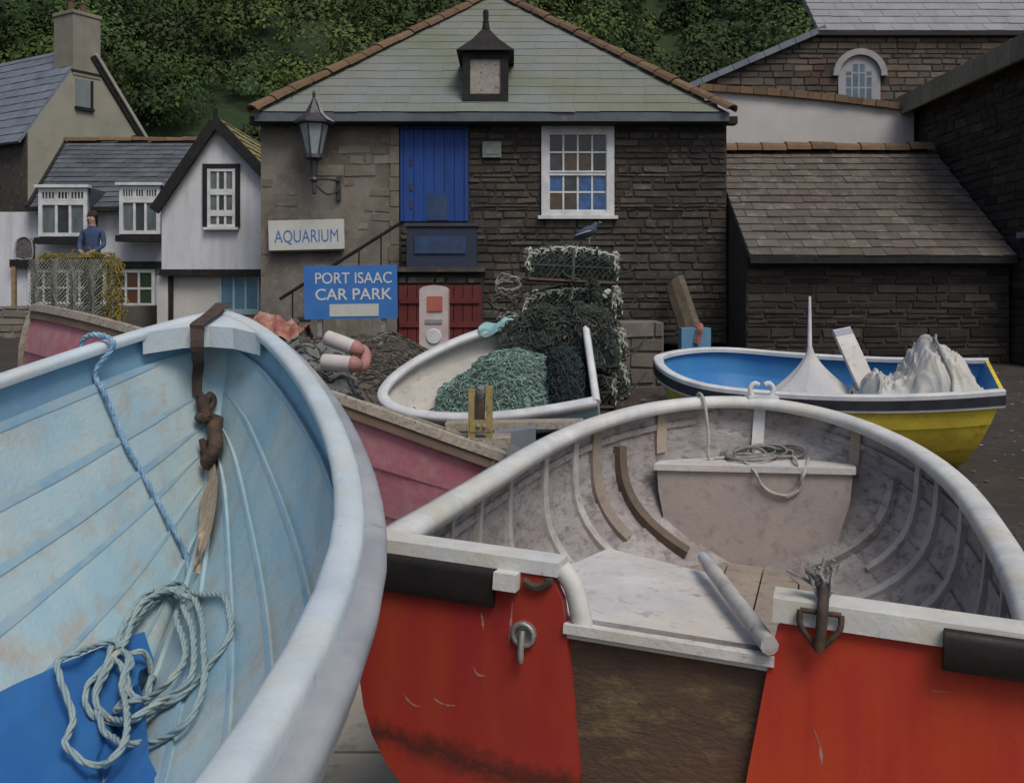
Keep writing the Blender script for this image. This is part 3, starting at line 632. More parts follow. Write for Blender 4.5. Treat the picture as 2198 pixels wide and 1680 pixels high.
# ================================================================== RIGHT SIDE: white wall, lean-to, dark building, chapel
lean_x0, lean_x1 = HX1 + .04, 7.86; y0, y1 = 15.5, 18.5; z0, z1 = 2.23, 4.28
lean = thing('slate_lean_to', 'long low lean-to with brown slate roof and clay ridge beside the stone house', 'lean-to', (5.7, 17, gz(5, 16)))
Vl = V3((0, y1 - y0, z1 - z0)); hl = Vl.length; Vl.normalize(); Nl = X.cross(Vl).normalized(); Nl = Nl if Nl.y < 0 else -Nl
gl0 = -.1
mb = MB(); mb.prism([V3((lean_x0, y0 + .25, gl0)), V3((lean_x0, y1 + .3, gl0)), V3((lean_x0, y1 + .3, z1 - .12)), V3((lean_x0, y1, z1 - .12)), V3((lean_x0, y0 + .25, z0 + .04))], X * (lean_x1 - lean_x0)); mb.build('wall', MORTAR_D, lean)
stone_wall(lean, V3((lean_x0, y0 + .25, gl0)), X, Z, -Y, lean_x1 - lean_x0, z0 + .05 - gl0, STONE_R, row=(.05, .17), ln=(.12, .7), seed=12, single=170)
mb = MB(); O = V3((lean_x0, y0, z0)); mb.slab(O, X, Vl, Nl, 0, lean_x1 - lean_x0, 0, hl, -.07, -.005); mb.build('roof', SLATE_D, lean)
slate_roof(lean, O, X, Vl, Nl, hl, lambda v: (0, lean_x1 - lean_x0), SLATE_B, w=.36, exp=.24, seed=14, limit=290)
ridge_tiles(lean, V3((lean_x0, y1 + .03, z1 + .02)), V3((lean_x1 - .05, y1 + .03, z1 + .02)), Z, RIDGE, r=.19, ln=.45, seed=15)
mb = MB(); mb.slab(V3((lean_x0, y0, z0)), X, Z, -Y, 0, lean_x1 - lean_x0, -.11, -.02, -.06, .03); mb.build('gutter', BLACKT, lean)

ww_ = thing('rendered_wall', 'pale grey rendered wall with sloping clay coping behind the lean-to', 'wall', (5.7, 19.4, 0))
wa, wb = P(1500, 196, 19.4), P(1962, 242, 19.4); ps = [V3((lerp(wa.x, wb.x, t), 19.4, lerp(wa.z, wb.z, t) + .05 * math.sin(t * 3.0))) for t in [k / 8 for k in range(9)]]
mb = MB(); mb.prism([V3((wa.x, 19.4, 0)), V3((wb.x, 19.4, 0))] + ps[::-1], Y * .4); mb.build('wall', RENDERW, ww_)
for k in range(8):
    a, b = ps[k], ps[k + 1]; mb = MB(); d = (b - a).normalized(); up = d.cross(-Y).normalized(); up = up if up.z > 0 else -up
    for j in range(2):
        mb = MB(); mb.slab(a + (b - a) * (j / 2), d, up, -Y, 0, (b - a).length / 2 - .01, 0, .13 + rng.uniform(-.01, .01), -.48, .1 + rng.uniform(-.01, .015)); mb.build('coping_tile', RIDGE, ww_)

dk = thing('dark_stone_barn', 'very dark stone building at the right edge with pale slate verge', 'building', (10, 18, 0))
mb = MB(); mb.box((10.4, 17.6, 2.72), (4.9, 5.4, 5.5)); mb.build('wall', MORTAR_D, dk)
stone_wall(dk, V3((7.95, 20.3, 0)), -Y, Z, -X, 5.4, 5.4, STONE_R, row=(.1, .18), ln=(.2, .55), seed=21, single=110)
stone_wall(dk, V3((7.95, 14.9, 0)), X, Z, -Y, 4.9, 5.4, STONE_R, row=(.1, .18), ln=(.2, .55), seed=22, single=10)
mb = MB(); e0, e1 = V3((7.62, 14.7, 5.42)), V3((7.62, 20.45, 5.35)); rr_ = V3((4.2, 0, .9))
mb.add([e0, e1, e1 + rr_, e0 + rr_, e0 - Z * .12, e1 - Z * .12, e1 + rr_ - Z * .12, e0 + rr_ - Z * .12], [(0, 1, 2, 3), (7, 6, 5, 4), (0, 4, 5, 1), (0, 3, 7, 4), (1, 5, 6, 2)]); mb.build('roof', M('barn_verge', (.20, .19, .15), (.15, .14, .12), 2, rough=.9), dk)
for k in range(14):
    mb = MB(); ya = lerp(14.7, 20.45, k / 14); yb = lerp(14.7, 20.45, (k + 1) / 14)
    mb.prism([V3((7.57, ya + .006, 5.14)), V3((7.57, yb - .006, 5.14)), V3((7.57, yb - .006, 5.50)), V3((7.57, ya + .006, 5.50 + rng.uniform(0, .02)))], V3((.06 + rng.uniform(0, .02), 0, 0))); mb.build('verge_slate', M('olive_verge', (.23, .21, .15), (.18, .165, .125), 3, (.28, .28, .24), 8, .64, .1, rough=.9, rand=.12), dk)
mb = MB(); mb.box((8.2, 15.2, 2.55), (.75, .5, .09)); mb.build('ledge', SLATE_BLUE, dk)

chp = thing('chapel', 'stone chapel gable with arched window and pale slate roof', 'chapel', (P(1850, 0, 27).x, 28, 3))
dC = 27.0; C_ = lambda px, py: P(px, py, dC)
mb = MB(); outl = [C_(1480, 420), C_(2330, 420), C_(2330, 66), C_(1765, 70), C_(1700, 90), C_(1480, 190)]
mb.prism(outl, Y * 5); mb.build('wall', MORTAR_D, chp)
O = C_(1480, 330); wC, hC = C_(2330, 0).x - O.x, C_(0, 68).z - O.z
k_ = F / dC
def inC(u, v):
    px = 1480 + u * k_; py = 330 - v * k_
    lim = 190 - (px - 1480) / 220 * 100 if px < 1700 else (90 - (px - 1700) / 65 * 20 if px < 1765 else 70)
    if py < lim + 5: return False
    dx = abs(px - 1843)
    if dx < 40 and py > 150: return False
    if (px - 1843) ** 2 + (py - 165) ** 2 < 50 ** 2: return False
    return True
stone_wall(chp, O - Y * .0, X, Z, -Y, wC, hC, STONE_C, row=(.12, .24), ln=(.25, .7), inside=inC, seed=31, single=120)
wi = thing('arched_window', '', 'window', C_(1843, 220)); bpy.data.objects.remove(wi)
ac = C_(1843, 165); aw = MB(); Rm, Rn = 58 / k_, 45 / k_
pts = lambda R: [ac + V3((math.cos(math.pi * k / 14) * R, 0, math.sin(math.pi * k / 14) * R)) for k in range(15)]
po, pi_ = pts(Rm), pts(Rn)
for k in range(14):
    s_ = MB(); s_.hexa([po[k], po[k + 1], pi_[k + 1], pi_[k]] + [q - Y * .16 for q in (po[k], po[k + 1], pi_[k + 1], pi_[k])]); s_.build('arch_stone', M('arch_stone', (.34, .33, .34), (.29, .28, .29), 4, rough=.9, rand=.08), chp)
wr = 40 / k_; fr = MB(); sl = ac + V3((-wr, -.05, -(235 - 165) / k_))
fr_out = pts(45 / k_); 
fr.prism([V3((ac.x + Rn, dC, sl.z))] + fr_out + [V3((ac.x - Rn, dC, sl.z))], -Y * .06)
cw = fr.build('window', M('chapel_window_stone', (.33, .335, .36), (.29, .30, .33), 5, rough=.9), chp)
gcol = M('chapel_glass', (.09, .15, .20), (.06, .09, .13), 6, rough=.15, spec=.6)
for k in range(4):
    for (v0, v1) in ((-62, -26), (-22, 6 if k in (1, 2) else -2), (10, 26) if k in (1, 2) else (2, 10)):
        g_ = MB(); x0_ = -28 + 14.5 * k; g_.slab(ac - Y * .06, X, Z, -Y, x0_ / k_, (x0_ + 10.5) / k_, v0 / k_, v1 / k_, -.01, .006); g_.build('pane', gcol, cw)
rO = V3((C_(1752, 0).x, dC - .25, C_(0, 72).z)); Vc = V3((0, 5, 4.6)).normalized(); Nc = X.cross(Vc); Nc = Nc if Nc.y < 0 else -Nc
slope = (C_(1860, 0).x - C_(1752, 0).x) / 1.0
mb = MB(); mb.slab(rO, X, Vc, Nc, 0, C_(2330, 0).x - rO.x, 0, 6, -.12, -.004); mb.build('roof', SLATE_PALE, chp)
slate_roof(chp, rO, X, Vc, Nc, 3.2, lambda v: (0, C_(2290, 0).x - rO.x), SLATE_PALE, w=.5, exp=.4, seed=33, limit=140)
va, vb = C_(1470, 188) - Y * .1, C_(1768, 60) - Y * .1
mb = MB(); d = (vb - va).normalized(); up = -Y.cross(d); up = up if up.z > 0 else -up
n_ = 9
for k in range(n_):
    mb = MB(); mb.slab(va + d * ((vb - va).length * k / n_), d, up, -Y, 0, (vb - va).length / n_ - .015, -.12, .04, -5, .12); mb.build('verge_slate', SLATE_BLUE, chp)

# low rough pier, leaning timber, blue box against the dark wall
pz = P(0, 688, 11.2).z; a, b = P(1312, 0, 11.2), P(1425, 0, 11.2); pg = gz(a.x, 11) - .1
pier = thing('stone_pier', 'low grey brown stone pier between the lobster pots and the yellow boat', 'pier', ((a.x + b.x) / 2, 11.6, pg))
mb = MB(); mb.box(((a.x + b.x) / 2, 11.62, (pz + pg) / 2 - .02), (b.x - a.x, .8, pz - pg)); mb.build('core', MORTAR_L, pier)
SP = M('pier_stone', (.17, .15, .13), (.13, .115, .105), 3, (.22, .2, .17), 9, .64, rough=.95, bump=.4, rand=.18, tint=.2)
stone_wall(pier, V3((a.x, 11.22, pg)), X, Z, -Y, b.x - a.x, pz - pg, SP, row=(.12, .22), ln=(.2, .45), seed=41, single=60)
stone_wall(pier, V3((a.x, 12.02, pg)), -Y, Z, -X, .8, pz - pg, SP, row=(.12, .22), ln=(.2, .45), seed=42, single=20)
a0, a1_ = P(1448, 607, 16.75), P(1492, 742, 15.6)
bt_ = thing('leaning_timber', 'ochre stained timber leaning on the dark wall behind the blue box', 'timber', (a1_.x, 15.6, gz(a1_.x, 15.6)))
d = (a1_ - a0).normalized(); foot = a1_ + d * ((gz(a1_.x, 15) - a1_.z) / d.z)
mb = MB(); mb.tube([a0, foot], .21, 8, flat=.4); mb.build('post', M('dull_brown_timber', (.15, .12, .08), (.10, .083, .06), 5, (.07, .06, .045), 12, .6, .1, rough=.9, bump=.3), bt_)
a, b = P(1463, 760, 10.4), P(1526, 704, 10.4); g0 = gz(a.x, 10.4)
bx = thing('blue_box', 'upright light blue box with red tongue behind the yellow boat', 'box', ((a.x + b.x) / 2, 10.5, g0))
BOXB = M('box_blue', (.10, .24, .40), (.12, .27, .42), 5, rough=.65)
mb = MB()
mb.box(((a.x + b.x) / 2, 10.5, (g0 + b.z) / 2), (b.x - a.x, .2, b.z - g0)); mb.build('body', BOXB, bx)
mb = MB(); mx = P(1497, 0, 10.4).x; mb.tube(smooth_path([V3((mx + .02, 10.5, b.z + .02)), V3((mx + .02, 10.37, b.z)), V3((mx, 10.375, b.z - .08)), V3((mx - .01, 10.375, b.z - .16))]), .045, 6, flat=.5); mb.build('tongue', REDCLOTH, bx)

# ================================================================== LEFT SIDE: cottages
A = V3((P(60, 0, 29).x, 29, 0)); gd = V3((.53, .85, 0)).normalized(); rdir = V3((-.85, .53, 0)).normalized(); gw = 4.26; ez, az = 6.35, 9.2
ct = thing('chimney_cottage', 'grey rendered cottage with blue slate roof and square chimney', 'cottage', A + gd * (gw / 2))
Bp = A + gd * gw; Mid = A + gd * (gw * .46)
up = lambda p, z: V3((p.x, p.y, z))
mb = MB(); mb.prism([up(A, 1), up(Bp, 1), up(Bp, ez), up(Mid, az), up(A, ez)], rdir * 7); mb.build('wall', GREYR, ct)
mb = MB(); mb.prism([up(A, 1) - rdir * .0 - gd * .02, up(A, ez - .02) - gd * .02, up(A, ez - .02) - gd * .02 + rdir * 6.9, up(A, 1) - gd * .02 + rdir * 6.9], -gd * .02); mb.build('shaded_side_wall', STONE_D, ct)  # shade on the long side put into its colour with dark stone
el = up(A, ez) - gd * .25 - Z * .33 + rdir * .02; Vr = (up(Mid, az + .05) - el); Vr = Vr - rdir * Vr.dot(rdir); hr = Vr.length; Vr.normalize(); Nr = Vr.cross(rdir).normalized(); Nr = Nr if Nr.z > 0 else -Nr
mb = MB(); mb.slab(el, rdir, Vr, Nr, 0, 7, 0, hr, -.02, .03); er = up(Bp, ez) + gd * .25 - Z * .33; Vr2 = (up(Mid, az + .05) - er); h2 = Vr2.length; Vr2.normalize(); N2 = Vr2.cross(rdir).normalized(); N2 = N2 if N2.z > 0 else -N2
mb.slab(er, rdir, Vr2, N2, 0, 7, 0, h2, -.02, .04); mb.build('roof', SLATE_BLUE, ct)
slate_roof(ct, el + Nr * .035, rdir, Vr, Nr, hr, lambda v: (0, 4.6), SLATE_BLUE, w=.42, exp=.34, seed=51, limit=200)
mb = MB(); VC = M('verge_cement', (.36, .36, .33), (.30, .30, .28), 4, rough=.9)
mb.slab(er - rdir * .14, rdir, Vr2, N2, 0, .34, 0, h2 - .3, .0, .10); mb.build('verge', VC, ct)
mb = MB(); mb.slab(er - rdir * .07, rdir, Vr2, N2, 0, .08, 0, h2 - .3, -.16, -.003); mb.build('barge_board', BLACKT, ct)
cc = up(Mid, 0) + rdir * .45; cc = cc - gd * .05
cb = Matrix((rdir, gd, Z)).transposed()
mb = MB(); mb.box((cc.x, cc.y, 9.25), (.95, .95, 1.9), cb); chn = mb.build('chimney', CHIM, ct)
mb = MB(); mb.box((cc.x, cc.y, 10.22), (1.02, 1.02, .1), cb); mb.build('cap_course', CHIM, chn)
for s_ in (-.22, .2):
    q = cc + gd * s_; mb = MB(); mb.lathe([(.12, 10.26), (.13, 10.3), (.10, 10.34), (.10, 10.62), (.125, 10.65), (.12, 10.69), (.08, 10.69)], (q.x, q.y, 0), n=10); mb.build('chimney_pot', RIDGE, chn)
mb = MB(); mb.box((cc.x - .02, cc.y - .0, 8.42), (1.0, 1.0, .08), cb); mb.build('flashing', BLACKT, chn)
q = A + gd * (gw * .36); mb = MB(); mb.slab(up(q, 7.35), gd, Z, -rdir, 0, .5, 0, .85, -.02, .03); vn = mb.build('gable_panel', M('panel_blue_grey', (.20, .235, .24), (.17, .2, .21), 4, rough=.8), ct)  # small blue grey panel on the gable, dark strips below and beside it
mb = MB(); mb.slab(up(q, 7.35), gd, Z, -rdir, -.03, .6, -.1, -.003, -.02, .09); mb.slab(up(q, 7.35), gd, Z, -rdir, .503, .57, 0, .85, -.02, .07); mb.build('gable_panel_edge', BLACKT, vn)
q = A + gd * (gw * .86); mb = MB(); mb.lathe([(0, .04), (.17, .04), (.2, 0), (.2, -.05)], up(q, 6.55), -rdir, 14); mb.build('vent_pipe', BLACKT, ct)

# low slate cottage with two dormers
cy = 21.0; CQ = lambda px, py, d=cy: P(px, py, d)
lc = thing('low_cottage', 'low white cottage with dark slate roof and two tall dormer windows', 'cottage', (CQ(170, 0).x, 22.5, .8))
x0, x1 = CQ(-60, 0).x, CQ(350, 0).x; wt = CQ(0, 455).z
mb = MB(); mb.box(((x0 + x1) / 2, cy + 1.7, (wt + .5) / 2), (x1 - x0, 3.4, wt - .5)); mb.build('wall', LIME, lc)
rx0, rx1 = CQ(62, 0, 20.8).x, CQ(352, 0, 20.8).x
ro = V3((rx0, 20.75, CQ(0, 447, 20.75).z)); top = P(140, 306, 24.2); Vr = V3((0, top.y - ro.y, top.z - ro.z)); hr = Vr.length; Vr.normalize(); Nr = X.cross(Vr); Nr = Nr if Nr.y < 0 else -Nr
tx = top.x - rx0; rw = P(430, 0, 24.2).x - rx0
mb = MB(); q0 = ro; q1 = V3((rx0 + rw, ro.y, ro.z)); q2 = V3((rx0 + rw, top.y, top.z)); q3 = V3((rx0 + tx, top.y, top.z))
mb.prism([q0 - Nr * .02, q1 - Nr * .02, q2 - Nr * .02, q3 - Nr * .02], -Nr * .06)
mb.add([q0 - Nr * .02, q3 - Nr * .02, V3((rx0 - .3, 25.5, ro.z))], [(0, 1, 2)]); mb.build('roof', SLATE_D, lc)
slate_roof(lc, ro, X, Vr, Nr, hr, lambda v: (tx * v / hr, rw), SLATE_D, w=.36, exp=.28, seed=61, limit=220)
ridge_tiles(lc, q3 + V3((0, .02, .03)), q2 + V3((0, .02, .03)), Z, RIDGE, r=.13, ln=.42, seed=62)
mb = MB(); mb.tube([q0 + V3((0, -.03, .02)), q3], .05, 6); mb.build('hip_flashing', BLACKT, lc)
mb = MB(); mb.box((rx0 + (x1 - rx0) / 2, 20.72, ro.z - .02), (x1 - rx0, .12, .09)); mb.build('gutter', BLACKT, lc)
for (l, r_, t, b_) in ((86, 190, 405, 508), (259, 346, 400, 503)):
    a, b = P(l, b_, 20.6), P(r_, t, 20.6); w_, h_ = b.x - a.x, b.z - a.z
    mb = MB(); mb.box(((a.x + b.x) / 2, 20.6 + .75, (a.z + b.z) / 2), (w_ + .05, 1.42, h_ + .03)); dm_ = mb.build('dormer', SLATE_D, lc)
    fo = window(lc, a - Y * .03, X, Z, -Y, w_, h_, 3, [1, 1], WHITE, [PANEG, PANE, PANEG], ft=.075, bar=.05, mid=[h_ * .72], back=-.005)
    mb = MB(); mb.box(((a.x + b.x) / 2, 20.53, b.z + .04), (w_ + .12, .16, .06)); mb.build('dormer_head', WHITE, fo)
    mb = MB(); mb.box(((a.x + b.x) / 2, 20.55, a.z - .09), (w_ + .1, .24, .13)); mb.build('sill', BLACKT, fo)
    mb = MB()
    for c3 in range(3):
        for q in range(4):
            u = a.x + .1 + (w_ - .2) * (c3 + (q + .5) / 4) / 3; mb.box((u, 20.53, a.z + h_ * .845), (.018, .02, h_ * .2))
    mb.build('top_light_bars', WHITE, fo)
mb = MB(); a, b = CQ(24, 0, 20.9), CQ(352, 0, 20.9); zb = CQ(0, 568, 20.9).z
mb.box(((a.x + b.x) / 2, 20.93, zb), (b.x - a.x, .2, .13)); mb.build('band', BLACKT, lc)
a, b = CQ(236, 694, 20.95), CQ(334, 578, 20.95)
window(lc, a, X, Z, -Y, b.x - a.x, b.z - a.z, 3, 3, WHITE, [PANE, PANE, M('pane_green', (.03, .06, .03), rough=.15, spec=.6), M('pane_rust', (.10, .05, .03), rough=.15, spec=.6)], ft=.07, bar=.045, back=.004)
a, b = CQ(62, 690, 20.95), CQ(230, 578, 20.95)
window(lc, a, X, Z, -Y, b.x - a.x, b.z - a.z, 6, 3, WHITE, PANE, ft=.07, bar=.04, back=.004)
c = P(52, 532, 20.85); sg = thing('inn_plaque', 'dark arched plaque with pale rim at the left end of the low cottage', 'plaque', c)
mb = MB(); R = .17; pl = [c + V3((-R, 0, -.22)), c + V3((R, 0, -.22))] + [c + V3((math.cos(math.pi * k / 8) * R, 0, .06 + math.sin(math.pi * k / 8) * R)) for k in range(9)]
mb.prism(pl, Y * .12); mb.build('plate', M('plaque_dark', (.07, .065, .065), (.13, .12, .12), 14, (.35, .34, .33), 30, .62, .05, rough=.8), sg)
mb = MB(); mb.tube(smooth_path([p - Y * .01 for p in pl], 2, True), .018, 5, closed=True); mb.build('rim', RUBG, sg)

# white gabled house
gy = 18.5; GQ = lambda px, py: P(px, py, gy)
gh = thing('white_gabled_house', 'narrow white gabled house with black bargeboards and black framed window', 'house', (GQ(455, 0).x, 20, .8))
aL, aR, aT, bz = GQ(347, 436), GQ(560, 362), GQ(466, 262), GQ(0, 578).z
mb = MB(); mb.prism([V3((aL.x, gy, bz)), V3((aR.x, gy, bz)), V3((aR.x, gy, aR.z)), aT, V3((aL.x, gy, aL.z))], Y * 5); mb.build('wall', LIME, gh)
mb = MB(); lx0 = P(368, 0, gy + .12).x; mb.box(((lx0 + aR.x) / 2, gy + 2.6, (bz - .1 + .5) / 2), (aR.x - lx0, 4.96, bz - .1 - .5)); mb.build('lower_wall', LIMEW, gh)
mb = MB(); mb.box(((aL.x + aR.x) / 2, gy + .02, bz - .06), (aR.x - aL.x + .04, .22, .115)); mb.build('band', BLACKT, gh)
mb = MB(); q = P(351, 0, gy + .1); mb.box((q.x, gy + .16, (bz - .12 + .5) / 2), (.20, .24, bz - .62)); mb.build('post', LIMEW, gh)
mb = MB(); q = P(367, 0, gy + .06); mb.box((q.x, gy + .13, (bz - .12 + .5) / 2), (.055, .2, bz - .62)); mb.build('downpipe', BLACKT, gh)
for (e, sgn) in ((aL, -1), (aR, 1)):
    d = (aT - e).normalized(); n = V3((sgn * abs(d.z), 0, abs(d.x))).normalized(); s0 = e - d * .14
    ln = (aT - s0).length
    mb = MB(); mb.slab(s0 - Y * .14, d, Y, n, -.02, ln + (.03 if sgn > 0 else .01), 0, 5.3, .012, .07); rfp = mb.build('roof', SLATE_D if sgn < 0 else LICHEN, gh)
    if sgn > 0: slate_roof(gh, s0 - Y * .1 + n * .072, Y, d, n, ln - .06, lambda v: (.06, 3.6), LICHEN, w=.34, exp=.2, seed=71, limit=100)
    mb = MB(); mb.slab(s0 - Y * .09, d, n, -Y, -.04, ln + (.02 if sgn > 0 else -.02), -.10, .085, 0, .085 + (.004 if sgn > 0 else 0)); mb.build('bargeboard', BLACKT, gh)
mb = MB(); mb.box((aT.x, gy - .13, aT.z + .10), (.07, .06, .26)); mb.build('finial', BLACKT, gh)
a, b = GQ(446, 488), GQ(506, 362)
window(gh, a, X, Z, -Y, b.x - a.x, b.z - a.z, 3, [1, 1, 1], WHITE, [PANEG, PANE], ft=.055, bar=.042, mid=[(b.z - a.z) * .24, (b.z - a.z) * .60], dep=.04, sill=.05, surround=.085, back=.004)
a, b = P(472, 668, gy + .1), P(558, 588, gy + .1)
fo = window(gh, a, X, Z, -Y, b.x - a.x, b.z - a.z, 3, 1, M('blue_grey_frame', (.30, .42, .47), (.36, .46, .5), 5, rough=.7), PANEB, ft=.04, bar=.04, dep=.04, sill=.06, back=.004)

# terrace with railing, nets and the person
ter_x0, ter_x1, ty0 = P(-60, 0, 17.8).x, P(250, 0, 17.8).x, 17.8; tz = 1.41
te = structure(MB.build((lambda m: (m.box(((ter_x0 + ter_x1) / 2, 19.35, tz / 2 + .1), (ter_x1 - ter_x0, 3.1, tz - .2)), m)[1])(MB()), 'terrace', TERR))
stone_wall(te, V3((ter_x0, ty0, .3)), X, Z, -Y, ter_x1 - ter_x0, tz - .3, STONE_L, seed=81, single=40)
rl = thing('terrace_railing', 'dark timber railing along the terrace in front of the low cottage', 'railing', ((ter_x0 + ter_x1) / 2, 17.85, tz))
rzt = P(0, 563, 17.85).z
mb = MB(); q = P(22, 0, 17.85).x; mb.box(((q + ter_x1) / 2, 17.87, rzt), (ter_x1 - q, .11, .10)); mb.build('top_rail', BLACKT, rl)
for k in range(6):
    x = lerp(q + .06, ter_x1 - .1, k / 5); mb = MB(); mb.box((x, 17.87, (rzt + tz) / 2 - .03), (.07, .07, rzt - tz - .05)); mb.build('post', OCHRE, rl)
def net_sheet(fn, nu, nv, r, mat, tint_r, name, parent=None, diag=True):
    mb = MB(); rr = random.Random(nu)
    P_ = [[fn(i / nu, j / nv) for j in range(nv + 1)] for i in range(nu + 1)]
    for i in range(0, nu + 1):
        for s_ in (1, -1):
            path = []
            k = i
            for j in range(nv + 1):
                kk = i + s_ * j
                while kk < 0 or kk > nu:
                    kk = -kk if kk < 0 else 2 * nu - kk
                path.append(P_[kk][j])
            mb.tube(path, r, 3, t=rr.uniform(-1, 1))
    return mb.build(name, mat, parent)
nx0, nx1 = P(62, 0, 17.75).x, P(252, 0, 17.75).x
def nf(u, v):
    x = lerp(nx0, nx1, u); f_ = math.sin(u * 30 + .8 * math.sin(v * 4)) * .10 * (.4 + v)
    y = 17.76 - .03 + f_ - .05 * v; z = lerp(rzt + .05, rzt - 1.05 + .16 * nz(u * 6, 2), v)
    return V3((x + .03 * nz(u * 9, v * 5), y, z))
tag(net_sheet(nf, 40, 15, .008, NETGREY, .3, 'fishing_net'), 'grey green fishing net hung to dry over the terrace railing', 'net', kind=None)
yn = MB(); ry = random.Random(5)
for k in range(150):
    x = lerp(P(80, 0, 17.8).x, P(250, 0, 17.8).x, ry.random()); z = rzt + .06 + abs(ry.gauss(0, .045)); p = V3((x, 17.84 + ry.uniform(-.08, .08), z)); pts_ = [p]
    for j in range(5): p = p + V3((ry.uniform(-.08, .08), ry.uniform(-.04, .04), ry.uniform(-.05, .04))); pts_.append(p)
    yn.tube(pts_, .007, 3, t=ry.uniform(-1, 1))
for k in range(230):
    z = lerp(rzt + .12, rzt - 1.05, ry.random()); p = V3((P(245, 0, 17.7).x + ry.gauss(0, .065), 17.68 + ry.uniform(-.07, .07), z)); pts_ = [p]
    for j in range(5): p = p + V3((ry.uniform(-.06, .06), ry.uniform(-.03, .03), ry.uniform(-.1, .03))); pts_.append(p)
    yn.tube(pts_, .007, 3, t=ry.uniform(-1, 1))
tag(yn.build('yellow_netting', NETYEL), 'tangled yellow netting hanging from the end of the terrace railing', 'netting')

def skin_mesh(name, nodes, edges, mats, parent, matfn=None, sub=2):
    me = bpy.data.meshes.new(name); me.from_pydata([n[0] for n in nodes], edges, []); o = bpy.data.objects.new(name, me); COL.objects.link(o)
    md = o.modifiers.new('s', 'SKIN'); md.use_smooth_shade = True
    if not me.skin_vertices: me.skin_vertices.new()
    for i, n in enumerate(nodes):
        sv = me.skin_vertices[0].data[i]; sv.radius = (n[1], n[2] if len(n) > 2 else n[1]); sv.use_root = (i == 0)
    ms = o.modifiers.new('d', 'SUBSURF'); ms.levels = sub; ms.render_levels = sub
    dg = bpy.context.evaluated_depsgraph_get(); dg.update(); m2 = bpy.data.meshes.new_from_object(o.evaluated_get(dg)); bpy.data.objects.remove(o)
    for x in mats: m2.materials.append(x)
    if matfn:
        for p in m2.polygons: p.material_index = matfn(p.center)
    o2 = bpy.data.objects.new(name, m2); COL.objects.link(o2)
    if parent: attach(o2, parent)
    return o2
pc = P(199, 0, 18.25); px_, py_ = pc.x, 18.25
pe = thing('person', 'person with dark hair and blue jacket standing behind the railing', 'person', (px_, py_, tz))
q = lambda x, y, z: (px_ + x, py_ + y, tz + z)
nodes = [(q(0, 0, .92), .13, .105), (q(.0, 0, 1.08), .125, .10), (q(0, 0, 1.30), .155, .11), (q(0, -.01, 1.43), .12, .09), (q(-.005, -.02, 1.50), .055, .055), (q(-.015, -.035, 1.58), .082, .088), (q(-.02, -.04, 1.655), .08, .09),
         (q(-.18, -.0, 1.38), .054), (q(-.225, -.05, 1.13), .046), (q(-.14, -.22, 1.0), .042), (q(-.08, -.28, .99), .034),
         (q(.18, -.0, 1.38), .054), (q(.225, -.04, 1.13), .046), (q(.13, -.22, 1.0), .042), (q(.06, -.28, .99), .034),
         (q(-.09, 0, .84), .09), (q(-.10, -.01, .48), .062), (q(-.10, .02, .08), .045), (q(-.11, -.13, .035), .04),
         (q(.09, 0, .84), .09), (q(.10, -.01, .48), .062), (q(.10, .02, .08), .045), (q(.11, -.13, .035), .04)]
edges = [(0, 1), (1, 2), (2, 3), (3, 4), (4, 5), (5, 6), (2, 7), (7, 8), (8, 9), (9, 10), (2, 11), (11, 12), (12, 13), (13, 14), (0, 15), (15, 16), (16, 17), (17, 18), (0, 19), (19, 20), (20, 21), (21, 22)]
def pm(c):
    z = c.z - tz
    if z > 1.475: return 0
    if c.y - py_ < -.245 and z > .9: return 0
    if z > .86: return 1
    return 2 if z > .1 else 3
skin_mesh('body', nodes, edges, [SKIN, JACKET, TROUS, BLACKT], pe, pm)
hr_ = skin_mesh('hair', [(q(-.018, -.045, 1.715), .104, .10), (q(-.004, .025, 1.68), .112, .105), (q(.01, .05, 1.58), .088, .075)], [(0, 1), (1, 2)], [HAIR], pe)
mb = MB(); mb.lathe([(0, .03), (.012, .015), (.018, -.015), (.01, -.025)], q(-.03, -.135, 1.60), (-.1, -1, 0), 6); mb.build('nose', SKIN, pe)
for s_ in (-1, 1):
    mb = MB(); mb.lathe([(0, .008), (.009, .004), (.011, -.004)], q(-.025 + s_ * .032, -.118, 1.635), (0, -1, 0), 6); mb.build('eye', HAIR, pe)
    for k in range(5):
        mb = MB(); b0 = V3(q(s_ * .07 - s_ * .012 * (k - 2), -.28, .985)); mb.tube([b0, b0 + V3((-s_ * .02, -.03, -.01)), b0 + V3((-s_ * .025, -.045, -.04))], .009, 5); mb.build('finger', SKIN, pe)
mb = MB(); mb.box(q(-.025, -.122, 1.56), (.045, .012, .01)); mb.build('mouth', M('lips', (.30, .14, .12), rough=.6), pe)

